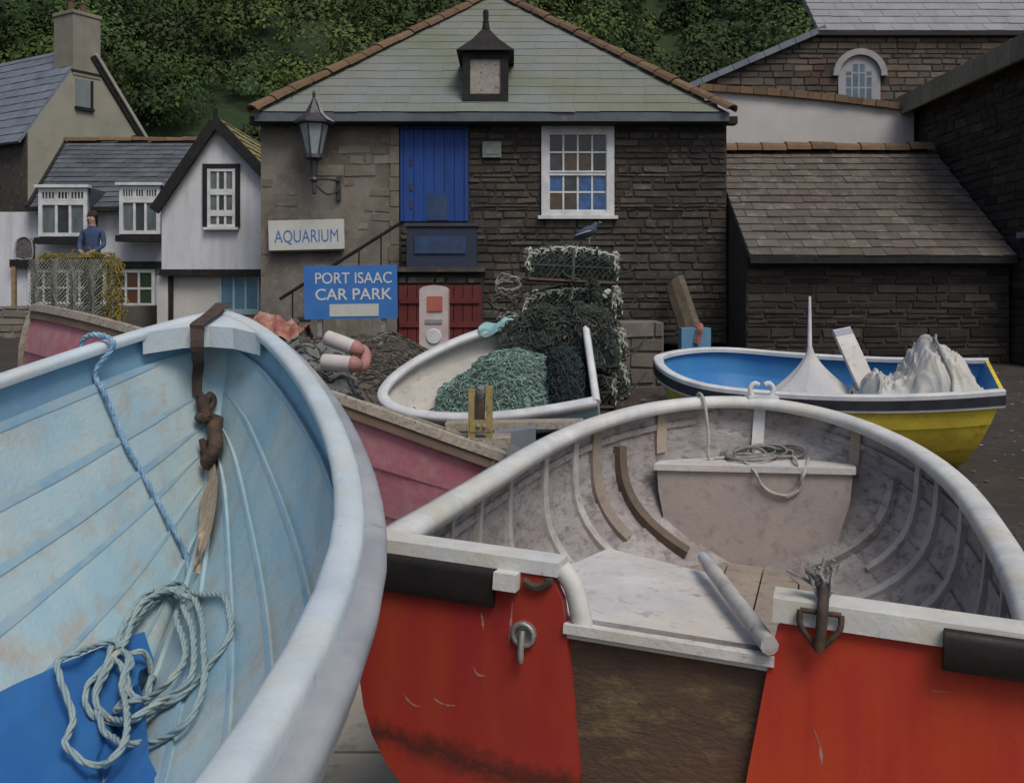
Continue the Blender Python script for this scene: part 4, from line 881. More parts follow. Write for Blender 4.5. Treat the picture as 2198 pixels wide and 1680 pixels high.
# ================================================================== BOATS
TS = [0, .06, .12, .18, .24, .30, .36, .41, .46, .51, .56, .605, .65, .69, .73, .765, .80, .83, .857, .882, .905, .925, .943, .958, .971, .982, .99, .996, .9992, 1.0]
class Boat:
    trake = 0.0
    def __init__(s, name, label, fit, D, k0, k1, rake=.35, keel_up=.2):
        s.__dict__.update(fit); s.D, s.k0, s.k1, s.rake, s.ku = D, k0, k1, rake, keel_up
        cy, sy, cp, sp, cr, sr = math.cos(s.yaw), math.sin(s.yaw), math.cos(s.pit), math.sin(s.pit), math.cos(s.rol), math.sin(s.rol)
        Rz = Matrix(((cy, -sy, 0), (sy, cy, 0), (0, 0, 1))); Rx = Matrix(((1, 0, 0), (0, cp, -sp), (0, sp, cp))); Ry = Matrix(((cr, 0, sr), (0, 1, 0), (-sr, 0, cr)))
        s.R = Rz @ Rx @ Ry; s.o = V3((s.x, s.y, s.z)); s.polys = []
        b = s.Wp(V3((0, s.L * .5, -D)))
        s.root = thing(name, label, 'boat', b)
    def Wp(s, p): return s.R @ V3(p) + s.o
    def half(s, t):
        w = min(.13, .55 * (1 - t))
        if s.p >= 2 or w < .004: return s.half0(t)
        return sum(s.half0(t + w * k / 5) * (6 - abs(k)) for k in range(-5, 6)) / 36
    def half0(s, t):
        if t > s.tm: return s.B / 2 * max(0, 1 - ((t - s.tm) / (1 - s.tm)) ** s.p) ** (1 / s.q)
        return s.B / 2 * (1 - (1 - s.r) * ((s.tm - t) / s.tm) ** 2)
    def gzl(s, t): return s.sb * t * t + s.ss * (1 - t) ** 2
    def loc(s, t, side, a):       # a: 0 gunwale .. 1 keel
        h = math.sin(min(1, a) * math.pi / 2); k = lerp(s.k0, s.k1, sstep(.3, 1, t)); w = s.half(t)
        Dt = s.D * (1 - s.ku * t ** 4)
        return V3((side * w * max(0, 1 - h ** k), t * s.L - s.rake * h ** 1.4 * t ** 5 + s.trake * h * (1 - t) ** 4, s.gzl(t) - Dt * h))
    def nrm(s, t, side, a):
        t = min(t, .975); a = min(max(a, .02), .97); e = .012
        u = s.loc(t + e, side, a) - s.loc(t - e, side, a); v = s.loc(t, side, a + e) - s.loc(t, side, a - e)
        n = u.cross(v).normalized(); return n if n.x * side > -1e-6 else -n
    def pt(s, t, side, a, off=0): return s.Wp(s.loc(t, side, a) + s.nrm(t, side, a) * off)
    def hull(s, n, minn, mout, th=.014, top=None, name='plank', bounds=None):
        bounds = bounds or [i / n for i in range(n + 1)]
        for side in (-1, 1):
            for i in range(n):
                a0, a1 = bounds[i], min(1, bounds[i + 1] + (.012 if i < n - 1 else 0)); inn, out = [], []
                for t in TS:
                    ra, rb = [], []
                    for j in range(4):
                        q = j / 3; a = lerp(a0, a1, q); n_ = s.nrm(t, side, a); o_ = th * q * (1 if t < .9 else max(.15, (1 - t) / .1)); c = s.loc(t, side, a)
                        ra.append(s.Wp(c + n_ * (o_ - th * .9))); rb.append(s.Wp(c + n_ * o_))
                    inn.append(ra); out.append(rb)
                mb = MB(); mb.grid(inn, 0, flip=side > 0); mb.grid(out, 1, flip=side < 0)
                mb.grid([[r_[3] for r_ in inn], [r_[3] for r_ in out]], 0); mb.grid([[r_[0] for r_ in inn], [r_[0] for r_ in out]], 0)
                s.polys.append(inn)
                mi = top[0] if (top and i == 0) else minn
                mb.build(name, [mi, mout if not isinstance(mout, list) else mout[min(i, len(mout) - 1)]], s.root, smooth=True)
    def rim(s, off=0, dz=0, t0=0.0):
        out = []
        ts = [t for t in TS if t >= t0]
        seq = [(t, -1) for t in ts] + [(t, 1) for t in ts[::-1][1:]]
        base = [V3((sd * s.half(t), t * s.L, s.gzl(t))) for t, sd in seq]; K = len(base)
        for i, p in enumerate(base):
            tg = base[min(i + 1, K - 1)] - base[max(i - 1, 0)]; tg.z = 0; tg.normalize(); n = V3((-tg.y, tg.x, 0))
            out.append((p, n))
        return out
    def sweep(s, prof, name, mat, a=0, b=None, smooth=False):
        r = s.rim()[a:b]; rows = [[s.Wp(p + n * u + V3((0, 0, w))) for u, w in prof] for p, n in r]
        mb = MB(); mb.grid(rows, cu=True)
        k = len(prof); mb.add(rows[0] + rows[-1], [tuple(range(k)), tuple(range(2 * k - 1, k - 1, -1))])
        return mb.build(name, mat, s.root, smooth=smooth or 32)
    def transom(s, minn, mout, th=.03, name='transom', t=0.0):
        pr = [s.loc(t, -1, i / 12) for i in range(13)] + [s.loc(t, 1, i / 12) for i in range(11, -1, -1)]
        pr = [p + V3((0, -.004, 0)) for p in pr]
        n = len(pr); a = [s.Wp(p) for p in pr]; b = [s.Wp(p + V3((0, th, 0))) for p in pr]; mb = MB()
        mb.add(a, [tuple(range(n - 1, -1, -1))], 1); mb.add(b, [tuple(range(n))], 0); mb.grid([a + [a[0]], b + [b[0]]], 1)
        return mb.build(name, [minn, mout], s.root)
    def stem(s, mat, w=.03, inner=.05, outer=.03, name='stem'):
        mb = MB(); rows = []
        for i in range(14):
            a = i / 13 * .98; c = s.loc(1, 1, a); c.x = 0; d = V3((0, 1, 0)) if a < .5 else V3((0, .8, -.6))
            rows.append([s.Wp(c + V3((sx * w, 0, 0)) + d * q) for sx, q in ((-1, -inner), (1, -inner), (1, outer), (-1, outer))])
        mb.grid(rows, cu=True); mb.add(rows[0], [(0, 1, 2, 3)]); return mb.build(name, mat, s.root)
    def rib(s, t, side, a0, a1, w, th, mat, name='rib', off=.0):
        rows = []
        for i in range(13):
            a = lerp(a0, a1, i / 12); c = s.loc(t, side, a); n_ = s.nrm(t, side, a); fw = V3((0, 1, 0)); fw = (fw - n_ * fw.dot(n_)).normalized()
            rows.append([s.Wp(c + fw * (w / 2 * u) - n_ * (off + q)) for u, q in ((-1, .0), (1, .0), (1, th), (-1, th))])
        mb = MB(); mb.grid(rows, cu=True); mb.add(rows[0] + rows[-1], [(0, 1, 2, 3), (7, 6, 5, 4)]); return mb.build(name, mat, s.root)
    def bvh(s, extra=()):
        vs, fs = [], []
        for g in s.polys:
            o = len(vs); C = len(g[0]); vs += [p for r in g for p in r]
            fs += [(o + i * C + j, o + i * C + j + 1, o + (i + 1) * C + j + 1, o + (i + 1) * C + j) for i in range(len(g) - 1) for j in range(C - 1)]
        for ob in extra:
            o = len(vs); m_ = mw(ob); vs += [m_ @ v.co for v in ob.data.vertices]; fs += [tuple(i + o for i in p.vertices) for p in ob.data.polygons]
        return BVHTree.FromPolygons(vs, fs)
    def inside_section(s, t, z, inset=.0):     # half width of the hull at local height z
        lo, hi = 0.0, 1.0
        for _ in range(30):
            m_ = (lo + hi) / 2
            if s.loc(t, 1, m_).z > z: lo = m_
            else: hi = m_
        return max(0.0, s.loc(t, 1, lo).x - inset)
EYEV = V3((0, 0, EYE))
def lay(tree, pts, lift, back=0.0):
    """rest a path on a surface: the point under each sight line, raised by lift"""
    out = []; last = None
    for px, py in pts:
        d = (P(px, py, 1) - EYEV).normalized(); h = tree.ray_cast(EYEV, d)
        if h[0] is None:
            if last is not None: out.append(EYEV + d * last)
            continue
        n = h[1] if h[1].dot(d) < 0 else -h[1]; last = h[3]; out.append(h[0] + n * lift)
    return out

# ---- big pale blue boat in the foreground
BL = Boat('blue_boat', 'large pale blue open boat with white gunwale, bow towards the village', dict(x=-.8944, y=.5181, z=1.0521, yaw=.0627, pit=.0896, rol=.014, L=3.2973, B=1.4236, r=.7771, tm=.3611, p=1.4597, q=1.4617, sb=.2322, ss=.0743), .88, 2.4, 1.25, rake=.3)
BB = [0, .108, .26, .37, .465, .60, .78, 1]
BL.hull(7, PALEBLUE, BLUEOUT, th=.016, top=(BLUEBAND,), bounds=BB)
BL.sweep([(-.050, -.022), (-.054, -.006), (-.051, .004), (-.042, .010), (-.026, .012), (-.012, .011), (.001, .007), (.006, -.003), (.006, -.024)], 'gunwale', CAPB, smooth=70)
BL.sweep([(.001, -.064), (.001, -.024), (.022, -.021), (.038, -.024), (.047, -.033), (.048, -.046), (.044, -.064)], 'rubbing_strake', RUBG, smooth=60)
BL.sweep([(.001, -.10), (.001, -.063), (.028, -.065), (.032, -.10)], 'lower_rubbing_strake', M('lower_strake_grey', (.27, .28, .31), (.34, .35, .37), 5, rough=.7, bump=.1))
LAPB = M('lap_line_blue', (.19, .34, .47), (.27, .43, .54), 5, (.33, .42, .46), 9, .54, .12, rough=.7)
for side in (-1, 1):
    for i in range(1, 7):
        rows = []
        for t in TS[:-3]:
            w_ = (.013 + .007 * nz(t * 9, i * 3.1 + side)) * (1 if t < .9 else (1 - t) * 9 + .1); row = []
            for q_ in (-1, 0, 1):
                a = BB[i] + w_ * q_ * (.8 if side < 0 else .5); row.append(BL.Wp(BL.loc(t, side, a) - BL.nrm(t, side, a) * (.0160 if q_ else .0166)))
            rows.append(row)
        mb = MB(); mb.grid(rows, flip=side > 0); mb.build('lap_seam', LAPB, BL.root, smooth=True)
bh = [(sd * max(.012, BL.half(t) - .05), t * BL.L, BL.gzl(t)) for t, sd in [(.90, -1), (.925, -1), (.95, -1), (.97, -1), (.985, -1), (.996, -1), (.996, 1), (.985, 1), (.97, 1), (.95, 1), (.925, 1), (.90, 1)]] + [(.09, .925 * BL.L, BL.gzl(.925)), (0, .932 * BL.L, BL.gzl(.932)), (-.09, .925 * BL.L, BL.gzl(.925))]
mb = MB(); mb.prism([BL.Wp(V3(p)) + Z * .006 for p in bh], BL.R @ V3((0, 0, -.075))); brh = mb.build('breasthook', CAPB, BL.root)
BL.transom(PALEBLUE, BLUEOUT)
BL.stem(PALEBLUE, w=.035, inner=.035, outer=.04)
tree = BL.bvh()
# deep blue floor panel lying on the bottom planks
rowsF = []
edge = [(-60, 1520), (0, 1490), (110, 1440), (200, 1402), (290, 1366)]; right = [(290, 1366), (318, 1440), (334, 1520), (342, 1600), (348, 1690), (352, 1800)]
for i in range(15):
    t = i / 14; k = t * 5; j = min(4, int(k)); q = k - j; rx, ry_ = lerp(right[j][0], right[j + 1][0], q), lerp(right[j][1], right[j + 1][1], q)
    row = []
    for m_ in range(19):
        u = m_ / 18; k2 = u * 4; j2 = min(3, int(k2)); q2 = k2 - j2; ty = lerp(edge[j2][1], edge[j2 + 1][1], q2); tx_ = lerp(edge[j2][0], edge[j2 + 1][0], q2)
        x_ = lerp(-60, rx, u) if i else tx_; y_ = lerp(ty, 1800, t) if i else ty
        row.append((x_, y_))
    rowsF.append(lay(tree, row, .034))
mb = MB(); mb.grid(rowsF, flip=True); low = [lay(tree, [(0, 0)], 0) for _ in ()]
fp = mb.build('floor_panel', DEEPBLUE, BL.root, smooth=True)
tree2 = BL.bvh([fp])
cr = lambda L: [(x * .325, 1134 + y * .325) for x, y in L]
loops = [([(1150, 350), (980, 420), (850, 560), (780, 700), (740, 830), (640, 960), (560, 1050), (540, 1150), (600, 1260), (760, 1300), (900, 1290), (1050, 1220), (1180, 1150), (1300, 1050), (1420, 900), (1520, 700), (1540, 560), (1500, 460), (1380, 450), (1250, 430)], True, .013),
         ([(1100, 440), (960, 520), (830, 680), (770, 780), (720, 850), (660, 980), (590, 1130), (620, 1250), (640, 1380), (720, 1450), (860, 1460), (1000, 1460), (1150, 1420), (1280, 1330), (1370, 1180), (1410, 1000), (1400, 850), (1390, 650), (1340, 500), (1200, 440)], True, .026),
         ([(1120, 380), (1000, 430), (900, 560), (800, 690), (755, 820), (690, 900), (740, 960), (790, 1120), (860, 1190), (950, 1190), (1060, 1165), (1200, 1050), (1290, 920), (1285, 780), (1235, 620), (1150, 480)], True, .036),
         ([(700, 830), (780, 880), (900, 890), (1010, 980), (1080, 1045), (1060, 1110), (960, 1150), (880, 1090), (830, 960), (770, 890), (700, 830)], False, .040),
         ([(690, 800), (650, 950), (600, 1060), (575, 1160), (640, 1270), (780, 1315), (930, 1300), (1110, 1190), (1270, 1090), (1340, 960), (1330, 700), (1270, 540), (1160, 400)], False, .030),
         ([(1200, 250), (1235, 350), (1180, 420), (1040, 440), (870, 530), (800, 660), (760, 790), (720, 850), (800, 950), (880, 1100), (925, 1210), (935, 1400), (900, 1530), (800, 1640), (650, 1685), (500, 1640), (400, 1540), (370, 1440), (405, 1330), (370, 1200), (320, 1060), (350, 950), (430, 885), (560, 825), (680, 800), (710, 850)], False, .046)]
rc = thing('coiled_rope', 'grey green rope coiled on the floor of the pale blue boat', 'rope', lay(tree2, [(290, 1480)], .0)[0])
for L, cl, lf in loops:
    mb = MB(); pp = lay(tree2, cr(L), lf); sp_ = smooth_path(pp, 6, cl); twisted(mb, sp_ + ([sp_[0]] if cl else []), .0088, turns=22); mb.build('rope_loop', ROPEG, rc, smooth=True)
hp = lay(tree2, [(192, 742), (186, 762), (196, 800), (215, 845), (240, 905), (265, 962), (290, 1005), (315, 1050), (345, 1105), (370, 1150), (390, 1195), (396, 1235)], .016)
top_ = BL.Wp(BL.rim()[20][0] + V3((0, 0, .03)))
rp = [P(228, 735, 3.42), P(216, 722, 3.40), P(203, 722, 3.33), P(192, 732, 3.22)]
dz_ = None
cands = [(BL.Wp(p + V3((0, 0, .03))), n) for p, n in BL.rim()[:30]]
prj = lambda w: (CX + F * w.x / w.y, YH - F * (w.z - EYE) / w.y)
best = min(cands, key=lambda c: abs(prj(c[0])[0] - 208)); c0 = best[0]; nw = BL.R @ best[1]
rp = [c0 + nw * .055 - Z * .16, c0 + nw * .052 - Z * .04, c0 + nw * .02 + Z * .0, c0 - nw * .05 - Z * .0, c0 - nw * .078 - Z * .03]
mb = MB(); full = smooth_path(rp + hp[1:], 6)
ang = []
for ph in (0, 2.09, 4.19):
    pts_ = []; dist = 0
    for i, p in enumerate(full):
        if i: dist += (p - full[i - 1]).length
        tg = (full[min(i + 1, len(full) - 1)] - full[max(0, i - 1)]).normalized(); a_ = tg.orthogonal().normalized(); a_ = (X - tg * X.dot(tg)).normalized(); b_ = tg.cross(a_)
        w_ = dist * 75 + ph; pts_.append(p + (a_ * math.cos(w_) + b_ * math.sin(w_)) * .0042)
    dense = smooth_path(pts_, 4); mb.tube(dense, .0054, 6)
tag(mb.build('mooring_rope', ROPEB, smooth=True), 'twisted blue and white rope hanging over the gunwale into the blue boat', 'rope')
# iron strap, shackle and hook at the inner stem
hk = thing('iron_hook', 'rusty iron strap and hook hanging inside the bow of the blue boat', 'hook', BL.Wp(BL.loc(1, 1, .35)))
tree3 = BL.bvh([brh])
e0 = BL.Wp(V3((-.028, .922 * BL.L, BL.gzl(.925) + .022))); aft = BL.R @ V3((0, -1, 0))
s1 = [BL.Wp(BL.loc(1, 1, 0) + V3((0, .02, .035))), BL.Wp(V3((-.014, .965 * BL.L, BL.gzl(.965) + .024))), e0, e0 + aft * .012 - Z * .02, e0 + aft * .014 - Z * .10] + lay(tree, [(420, 785), (417, 815), (417, 850)], .02)
mb = MB(); pth = smooth_path(s1, 4)
rows = [[p + X * (sx * lerp(.030, .016, i / (len(pth) - 1))) - Y * q for sx, q in ((-1, 0), (1, 0), (1, .008), (-1, .008))] for i, p in enumerate(pth)]
mb.grid(rows, cu=True); mb.add(rows[0] + rows[-1], [(0, 1, 2, 3), (7, 6, 5, 4)]); mb.build('strap', IRON, hk)
mb = MB(); kn = lay(tree, [(418, 848), (428, 866), (440, 850), (447, 868), (425, 890), (412, 900), (425, 905)], .03); mb.tube(smooth_path(kn, 4), .014, 6); mb.tube(lay(tree, [(418, 856), (430, 898)], .035), .024, 6); mb.build('shackle', IRON, hk, smooth=True)
mb = MB(); hkp = lay(tree, [(418, 902), (452, 903), (480, 926), (484, 962), (466, 994), (444, 996), (428, 972), (417, 945)], .035)
mb.tube(smooth_path(hkp, 5), lambda t: .027 if .15 < t < .65 else lerp(.027, .010, max(0, t - .65) / .35) if t >= .65 else .018, 8); mb.build('hook', IRON, hk, smooth=True)
mb = MB(); mb.tube(smooth_path(lay(tree, [(452, 950), (455, 975), (452, 1000)], .02), 3), .03, 7, flat=.6); mb.build('hook_block', IRON, hk, smooth=True)
rows = []
for i, (xc, yc, hw) in enumerate([(458, 985, 14), (462, 1030, 19), (461, 1080, 18), (456, 1130, 15), (448, 1175, 10), (440, 1215, 5), (430, 1232, 2)]):
    rows.append(lay(tree, [(xc - hw, yc), (xc, yc), (xc + hw, yc)], .022))
mb = MB(); mb.grid(rows, flip=True); mb.build('rust_streak', RUST, BL.root, smooth=True)

# ---- white boat, stern to the camera
WB = Boat('white_boat', 'wide open white boat with red transom, ribbed grey inside, stern nearest', dict(x=.4012, y=2.4244, z=.8452, yaw=-.3039, pit=-.0284, rol=.0553, L=3.0439, B=1.8608, r=.8977, tm=.4098, p=2.7633, q=1.9678, sb=.3147, ss=.0936), .88, 4.6, 3.6, rake=.15)
WB.hull(6, GREYIN, WHITE, th=.012)
WB.sweep([(-.088, -.035), (-.09, .0), (-.075, .018), (-.03, .024), (.0, .014), (.004, -.035)], 'gunwale', CAPW, smooth=True)
WB.stem(CAPW, w=.03, inner=.03, outer=.03)
zg = WB.gzl(0); w0 = WB.half(0)
NL, NR, nd = -.276, .224, .125
def tpoly(pts, name, mats, y0, y1, parent=WB.root):
    mb = MB(); mb.prism([WB.Wp(V3((x, y1, z))) for x, z in pts], WB.R @ V3((0, y0 - y1, 0))); return mb.build(name, mats, parent)
sec = [(WB.loc(0, 1, i / 12).x, WB.loc(0, 1, i / 12).z) for i in range(13)]
wz = lambda z: WB.inside_section(0, z)
tpoly([(NL - .12, zg - nd)] + [(NL - .12, zg - .80), (NR + .12, zg - .80), (NR + .12, zg - nd)], 'motor_board', BROWNB, -.004, .035)
full_s = [(-x, z) for x, z in sec] + [(x, z) for x, z in sec[::-1]]
lp_ = [(-wz(z) + .005, z) for z in [zg - .01 - .69 * i / 10 for i in range(11)]]; 
left = [(NL - .065, zg - .01)] + [(NL + .0 - .065 * math.cos(q) + .0, zg - .01 - .075 * (1 - math.sin(q + 0)) ) for q in ()] 
left = [(-w0 + .004, zg - .012)] + lp_[1:] + [(NL + .10, zg - .70), (NL + .045, zg - .38), (NL + .012, zg - .16), (NL - .005, zg - .07), (NL - .03, zg - .025), (NL - .065, zg - .012)]
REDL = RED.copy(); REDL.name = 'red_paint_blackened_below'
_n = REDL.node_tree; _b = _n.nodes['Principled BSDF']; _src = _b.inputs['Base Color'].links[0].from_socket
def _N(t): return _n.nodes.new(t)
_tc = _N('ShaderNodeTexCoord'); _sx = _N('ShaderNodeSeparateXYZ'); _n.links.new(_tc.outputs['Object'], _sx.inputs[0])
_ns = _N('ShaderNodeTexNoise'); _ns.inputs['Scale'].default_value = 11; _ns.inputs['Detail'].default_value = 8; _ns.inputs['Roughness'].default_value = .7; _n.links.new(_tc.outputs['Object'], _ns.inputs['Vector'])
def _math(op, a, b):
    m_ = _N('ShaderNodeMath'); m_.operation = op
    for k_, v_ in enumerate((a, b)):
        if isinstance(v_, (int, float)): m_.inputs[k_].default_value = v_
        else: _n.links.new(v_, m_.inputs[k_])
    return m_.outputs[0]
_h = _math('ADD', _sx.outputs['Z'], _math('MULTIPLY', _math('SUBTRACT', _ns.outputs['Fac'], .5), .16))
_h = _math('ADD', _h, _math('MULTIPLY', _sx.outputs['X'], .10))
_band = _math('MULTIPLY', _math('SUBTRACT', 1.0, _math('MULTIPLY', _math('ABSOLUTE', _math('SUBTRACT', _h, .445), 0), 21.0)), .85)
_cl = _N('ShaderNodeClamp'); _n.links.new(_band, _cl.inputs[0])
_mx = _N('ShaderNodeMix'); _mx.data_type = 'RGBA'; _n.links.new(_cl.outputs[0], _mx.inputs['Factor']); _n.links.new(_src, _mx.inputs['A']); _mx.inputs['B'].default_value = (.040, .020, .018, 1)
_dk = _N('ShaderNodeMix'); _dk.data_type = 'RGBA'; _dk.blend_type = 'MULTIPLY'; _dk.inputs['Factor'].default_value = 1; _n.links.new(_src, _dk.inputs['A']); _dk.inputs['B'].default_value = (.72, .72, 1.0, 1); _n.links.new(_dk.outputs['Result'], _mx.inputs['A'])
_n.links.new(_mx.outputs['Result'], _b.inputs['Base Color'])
tpoly(left, 'red_panel', REDL, -.034, .004)
rp_ = [(wz(z) - .005, z) for z in [zg - .012 - .69 * i / 10 for i in range(11)]]
rgt = [(NR + .035, zg - .03), (NR + .012, zg - .06), (NR - .005, zg - .16), (NR - .035, zg - .40), (NR - .065, zg - .70)] + rp_[1:][::-1] + [(w0 - .004, zg - .03)]
tpoly(rgt, 'red_panel', RED, -.034, .004)
def bar(x0, x1, z0, z1, y0, y1, name, mat, parent=WB.root):
    mb = MB(); mb.hexa([WB.Wp(V3(q)) for q in ((x0, y1, z0), (x1, y1, z0), (x1, y1, z1), (x0, y1, z1), (x0, y0, z0), (x1, y0, z0), (x1, y0, z1), (x0, y0, z1))]); return mb.build(name, mat, parent)
bar(-w0, NL - .02, zg - .012, zg + .022, -.04, .06, 'transom_cap', CAPW)
def roll(x0, x1, zc, yc, rz, ry, name, mat):
    rows = [[WB.Wp(V3((x, yc + ry * math.cos(a) * (1 if abs(math.cos(a)) < .8 else .95), zc + rz * (1 if math.sin(a) > 0 else -1) * abs(math.sin(a)) ** .55))) for a in [2 * math.pi * k / 16 for k in range(16)]] for x in (x0, lerp(x0, x1, .33) , lerp(x0, x1, .66), x1)]
    mb = MB(); mb.grid(rows, cu=True); mb.add(rows[0] + rows[-1], [tuple(range(16)), tuple(range(31, 15, -1))]); return mb.build(name, mat, WB.root, smooth=40)
roll(-w0 + .002, -.455, zg - .060, -.046, .050, .018, 'rubber_strip', RUBBER)
bar(NR - .0, w0, zg - .038, zg + .016, -.05, .06, 'transom_cap', CAPW)
roll(.59, w0 + .01, zg - .037, -.066, .046, .022, 'rubber_strip', RUBBER)
mb = MB(); ce = [(NL - .02, zg + .005), (NL + .012, zg - .03), (NL + .03, zg - .075), (NL + .045, zg - .13)]
mb.tube(smooth_path([WB.Wp(V3((x, -.01, z))) for x, z in ce], 4), .026, 8); mb.build('corner_moulding', CAPW, WB.root, smooth=True)
# well deck inside the notch
dk_ = MB(); dz = zg - nd; pts_ = [(NL + .0, -.03), (NR + .02, -.03), (NR + .02, .05), (.0, .66), (NL - .06, .80), (NL - .14, .45)]
dk_.prism([WB.Wp(V3((x, y, dz))) for x, y in pts_], WB.R @ V3((0, 0, -.035))); dkk = dk_.build('well_deck', DECKW, WB.root)
bar(NL + .004, NR + .01, dz - .020, dz + .003, -.045, -.031, 'well_edge', DECKW)
# floor boards and bulkhead
fz = -.47
for i in range(7):
    xa = -.60 + i * .172; rows = []
    for j in range(11):
        t = lerp(.10, .872, j / 10); hw = WB.inside_section(t, fz - .0, .02); a, b = max(-hw, min(hw, xa)), max(-hw, min(hw, xa + .164)); y_ = t * WB.L
        rows.append([WB.Wp(V3((a, y_, fz - .02))), WB.Wp(V3((a, y_, fz))), WB.Wp(V3((b, y_, fz))), WB.Wp(V3((b, y_, fz - .02)))])
    mb = MB(); mb.grid(rows, cu=True); mb.build('floor_board', TANFL, WB.root)
tb = .875; zt_ = WB.gzl(tb) - .235; yb = tb * WB.L
tlt = .085; bw_t, bw_b = .475, .37
tp = [(-bw_t, zt_ - tlt * bw_t), (bw_t, zt_ + tlt * bw_t), (bw_t * .985, zt_ - .12), (bw_b + .03, fz + .08), (bw_b, fz - .02), (-bw_b, fz - .02), (-bw_b - .03, fz + .08), (-bw_t * .97, zt_ - .16)][::-1]
mb = MB(); mb.prism([WB.Wp(V3((x, yb + .03, z))) for x, z in tp], WB.R @ V3((0, -.03, 0))); bkh = mb.build('bulkhead', PINKISH, WB.root)
prt = []
for t in (tb - .006, .90, .925, .95, .965, .98): hw = min(bw_t + .012, WB.inside_section(t, zt_ - .05, .02)); prt.append((hw, t * WB.L))
mb = MB(); mb.prism([WB.Wp(V3((x, y, zt_ + .014 + tlt * x))) for x, y in prt] + [WB.Wp(V3((-x, y, zt_ + .014 - tlt * x))) for x, y in prt[::-1]], WB.R @ V3((0, 0, -.03))); bd = mb.build('bow_platform', DECKW, WB.root)
DKW = M('dark_stained_knee', (.15, .115, .09), (.10, .08, .065), 8, (.17, .13, .09), 18, .62, .1, rough=.85, bump=.2)
WB.rib(tb - .02, -1, .14, .66, .05, .05, DKW, 'knee'); WB.rib(tb - .02, 1, .16, .62, .045, .045, GREYIN, 'knee')
mb = MB(); 
for side in (-1, 1):
    for t, mt, wd in ((.16, GREYPALE, .034), (.27, GREYPALE, .034), (.38, GREYPALE, .038), (.50, GREYPALE, .044), (.64, GREYPALE, .05), (.74, GREYPALE, .046), (.80, TANFL if side < 0 else GREYPALE, .07 if side < 0 else .04), (.93, TANFL, .06)):
        WB.rib(t, side, .02, (.74 if t < .75 else .50 if t < .9 else .22), wd, .028, mt)
rr_ = [WB.Wp(V3((0, 0, 0)))]
for side in (-1, 1):                               # inner stringer under the gunwale
    mb = MB(); rows = []
    for t in TS[1:25]:
        c = WB.loc(t, side, .10); n_ = WB.nrm(t, side, .10); rows.append([WB.Wp(c - n_ * q + V3((0, 0, w_))) for q, w_ in ((.0, -.015), (.022, -.015), (.022, .015), (.0, .015))])
    mb.grid(rows, cu=True); mb.build('stringer', GREYIN, WB.root)
tr = WB.bvh([dkk, bd, bkh])
# loose tiller on the well deck
s0, s1_ = P(1509, 1196, 3.03), P(1652, 1386, 2.29)
tl = thing('tiller', 'pale wooden tiller lying across the well deck of the white boat', 'tiller', (s0 + s1_) / 2)
mb = MB(); st = s0; d = (s1_ - st)
mb.tube([st, st + d * .12], .017, 8); mb.build('ferrule', M('tiller_tip', (.42, .47, .50), rough=.6), tl, smooth=True)
mb = MB(); mb.tube([st + d * .121, st + d * .5, s1_], .0215, 10); mb.build('shaft', GREYPALE, tl, smooth=True)
# pale scuffs on the red paint
def onpanel(px, py):
    o_ = WB.R.transposed() @ (EYEV - WB.o); dd = WB.R.transposed() @ (P(px, py, 1) - EYEV); k_ = (-.0348 - o_.y) / dd.y; return o_ + dd * k_
SC = M('pale_scuff', (.42, .22, .20), (.36, .10, .08), 60, rough=.8)
for L_ in ([(866, 1484), (874, 1500), (888, 1512), (904, 1516)], [(930, 1496), (942, 1506), (958, 1512), (978, 1514)], [(1032, 1312), (1036, 1332), (1037, 1352)], [(1100, 1290), (1097, 1330), (1092, 1385)], [(1990, 1478), (2016, 1484), (2040, 1484)], [(1745, 1560), (1760, 1600), (1764, 1640)], [(1016, 1430), (1024, 1446), (1040, 1450)]):
    mb = MB(); pp = smooth_path([onpanel(*q_) for q_ in L_], 4); q = random.Random(int(L_[0][0])); K_ = len(pp)
    for i_ in range(K_ - 1):
        w_ = .0034 * math.sin(math.pi * (i_ + .6) / K_) * q.uniform(.4, 1.2); d = (pp[i_ + 1] - pp[i_]).normalized(); n_ = V3((d.z, 0, -d.x)) * w_
        mb.add([WB.Wp(v_) for v_ in (pp[i_] - n_, pp[i_ + 1] - n_, pp[i_ + 1] + n_, pp[i_] + n_)], [(0, 1, 2, 3)])
    mb.build('scuff_mark', SC, WB.root)
# ring bolt, cleat, fairlead
def onT(x, z, y=-.034): return WB.Wp(V3((x, y, z)))
nb_ = (WB.R @ V3((0, -1, 0))).normalized()
c = onT(-.374, zg - .165); mb = MB(); mb.lathe([(.0, .003), (.033, .003), (.033, .0), (.036, -.004)], c, nb_, 16); rbp = mb.build('ring_bolt', GALV, WB.root)
mb = MB(); U1 = (WB.R @ X).normalized(); mb.tube([c + nb_ * .010 + (U1 * math.cos(q) + Z * math.sin(q)) * .027 for q in [2 * math.pi * k / 18 for k in range(18)]], .007, 6, closed=True); mb.build('ring', GALV, rbp, smooth=True)
mb = MB(); mb.tube([c + nb_ * .016 + Z * .012, c + nb_ * .03 - Z * .03, c + nb_ * .03 - Z * .058], .0085, 7); mb.tube([c + nb_ * .03 - Z * .052, c + nb_ * .03 - Z * .064], .0055, 6); mb.build('pin', GALV, rbp, smooth=True)
bar(-.452, -.392, zg - .055, zg - .012, -.075, -.035, 'cleat', CAPW)
mb = MB(); c = onT(-.38, zg - .03, -.045); mb.tube(smooth_path([c, c + U1 * .03 - Z * .012, c + U1 * .062 + Z * .002, c + U1 * .066 + Z * .014], 3), .011, 6); mb.build('cleat_hook', IRON, WB.root)
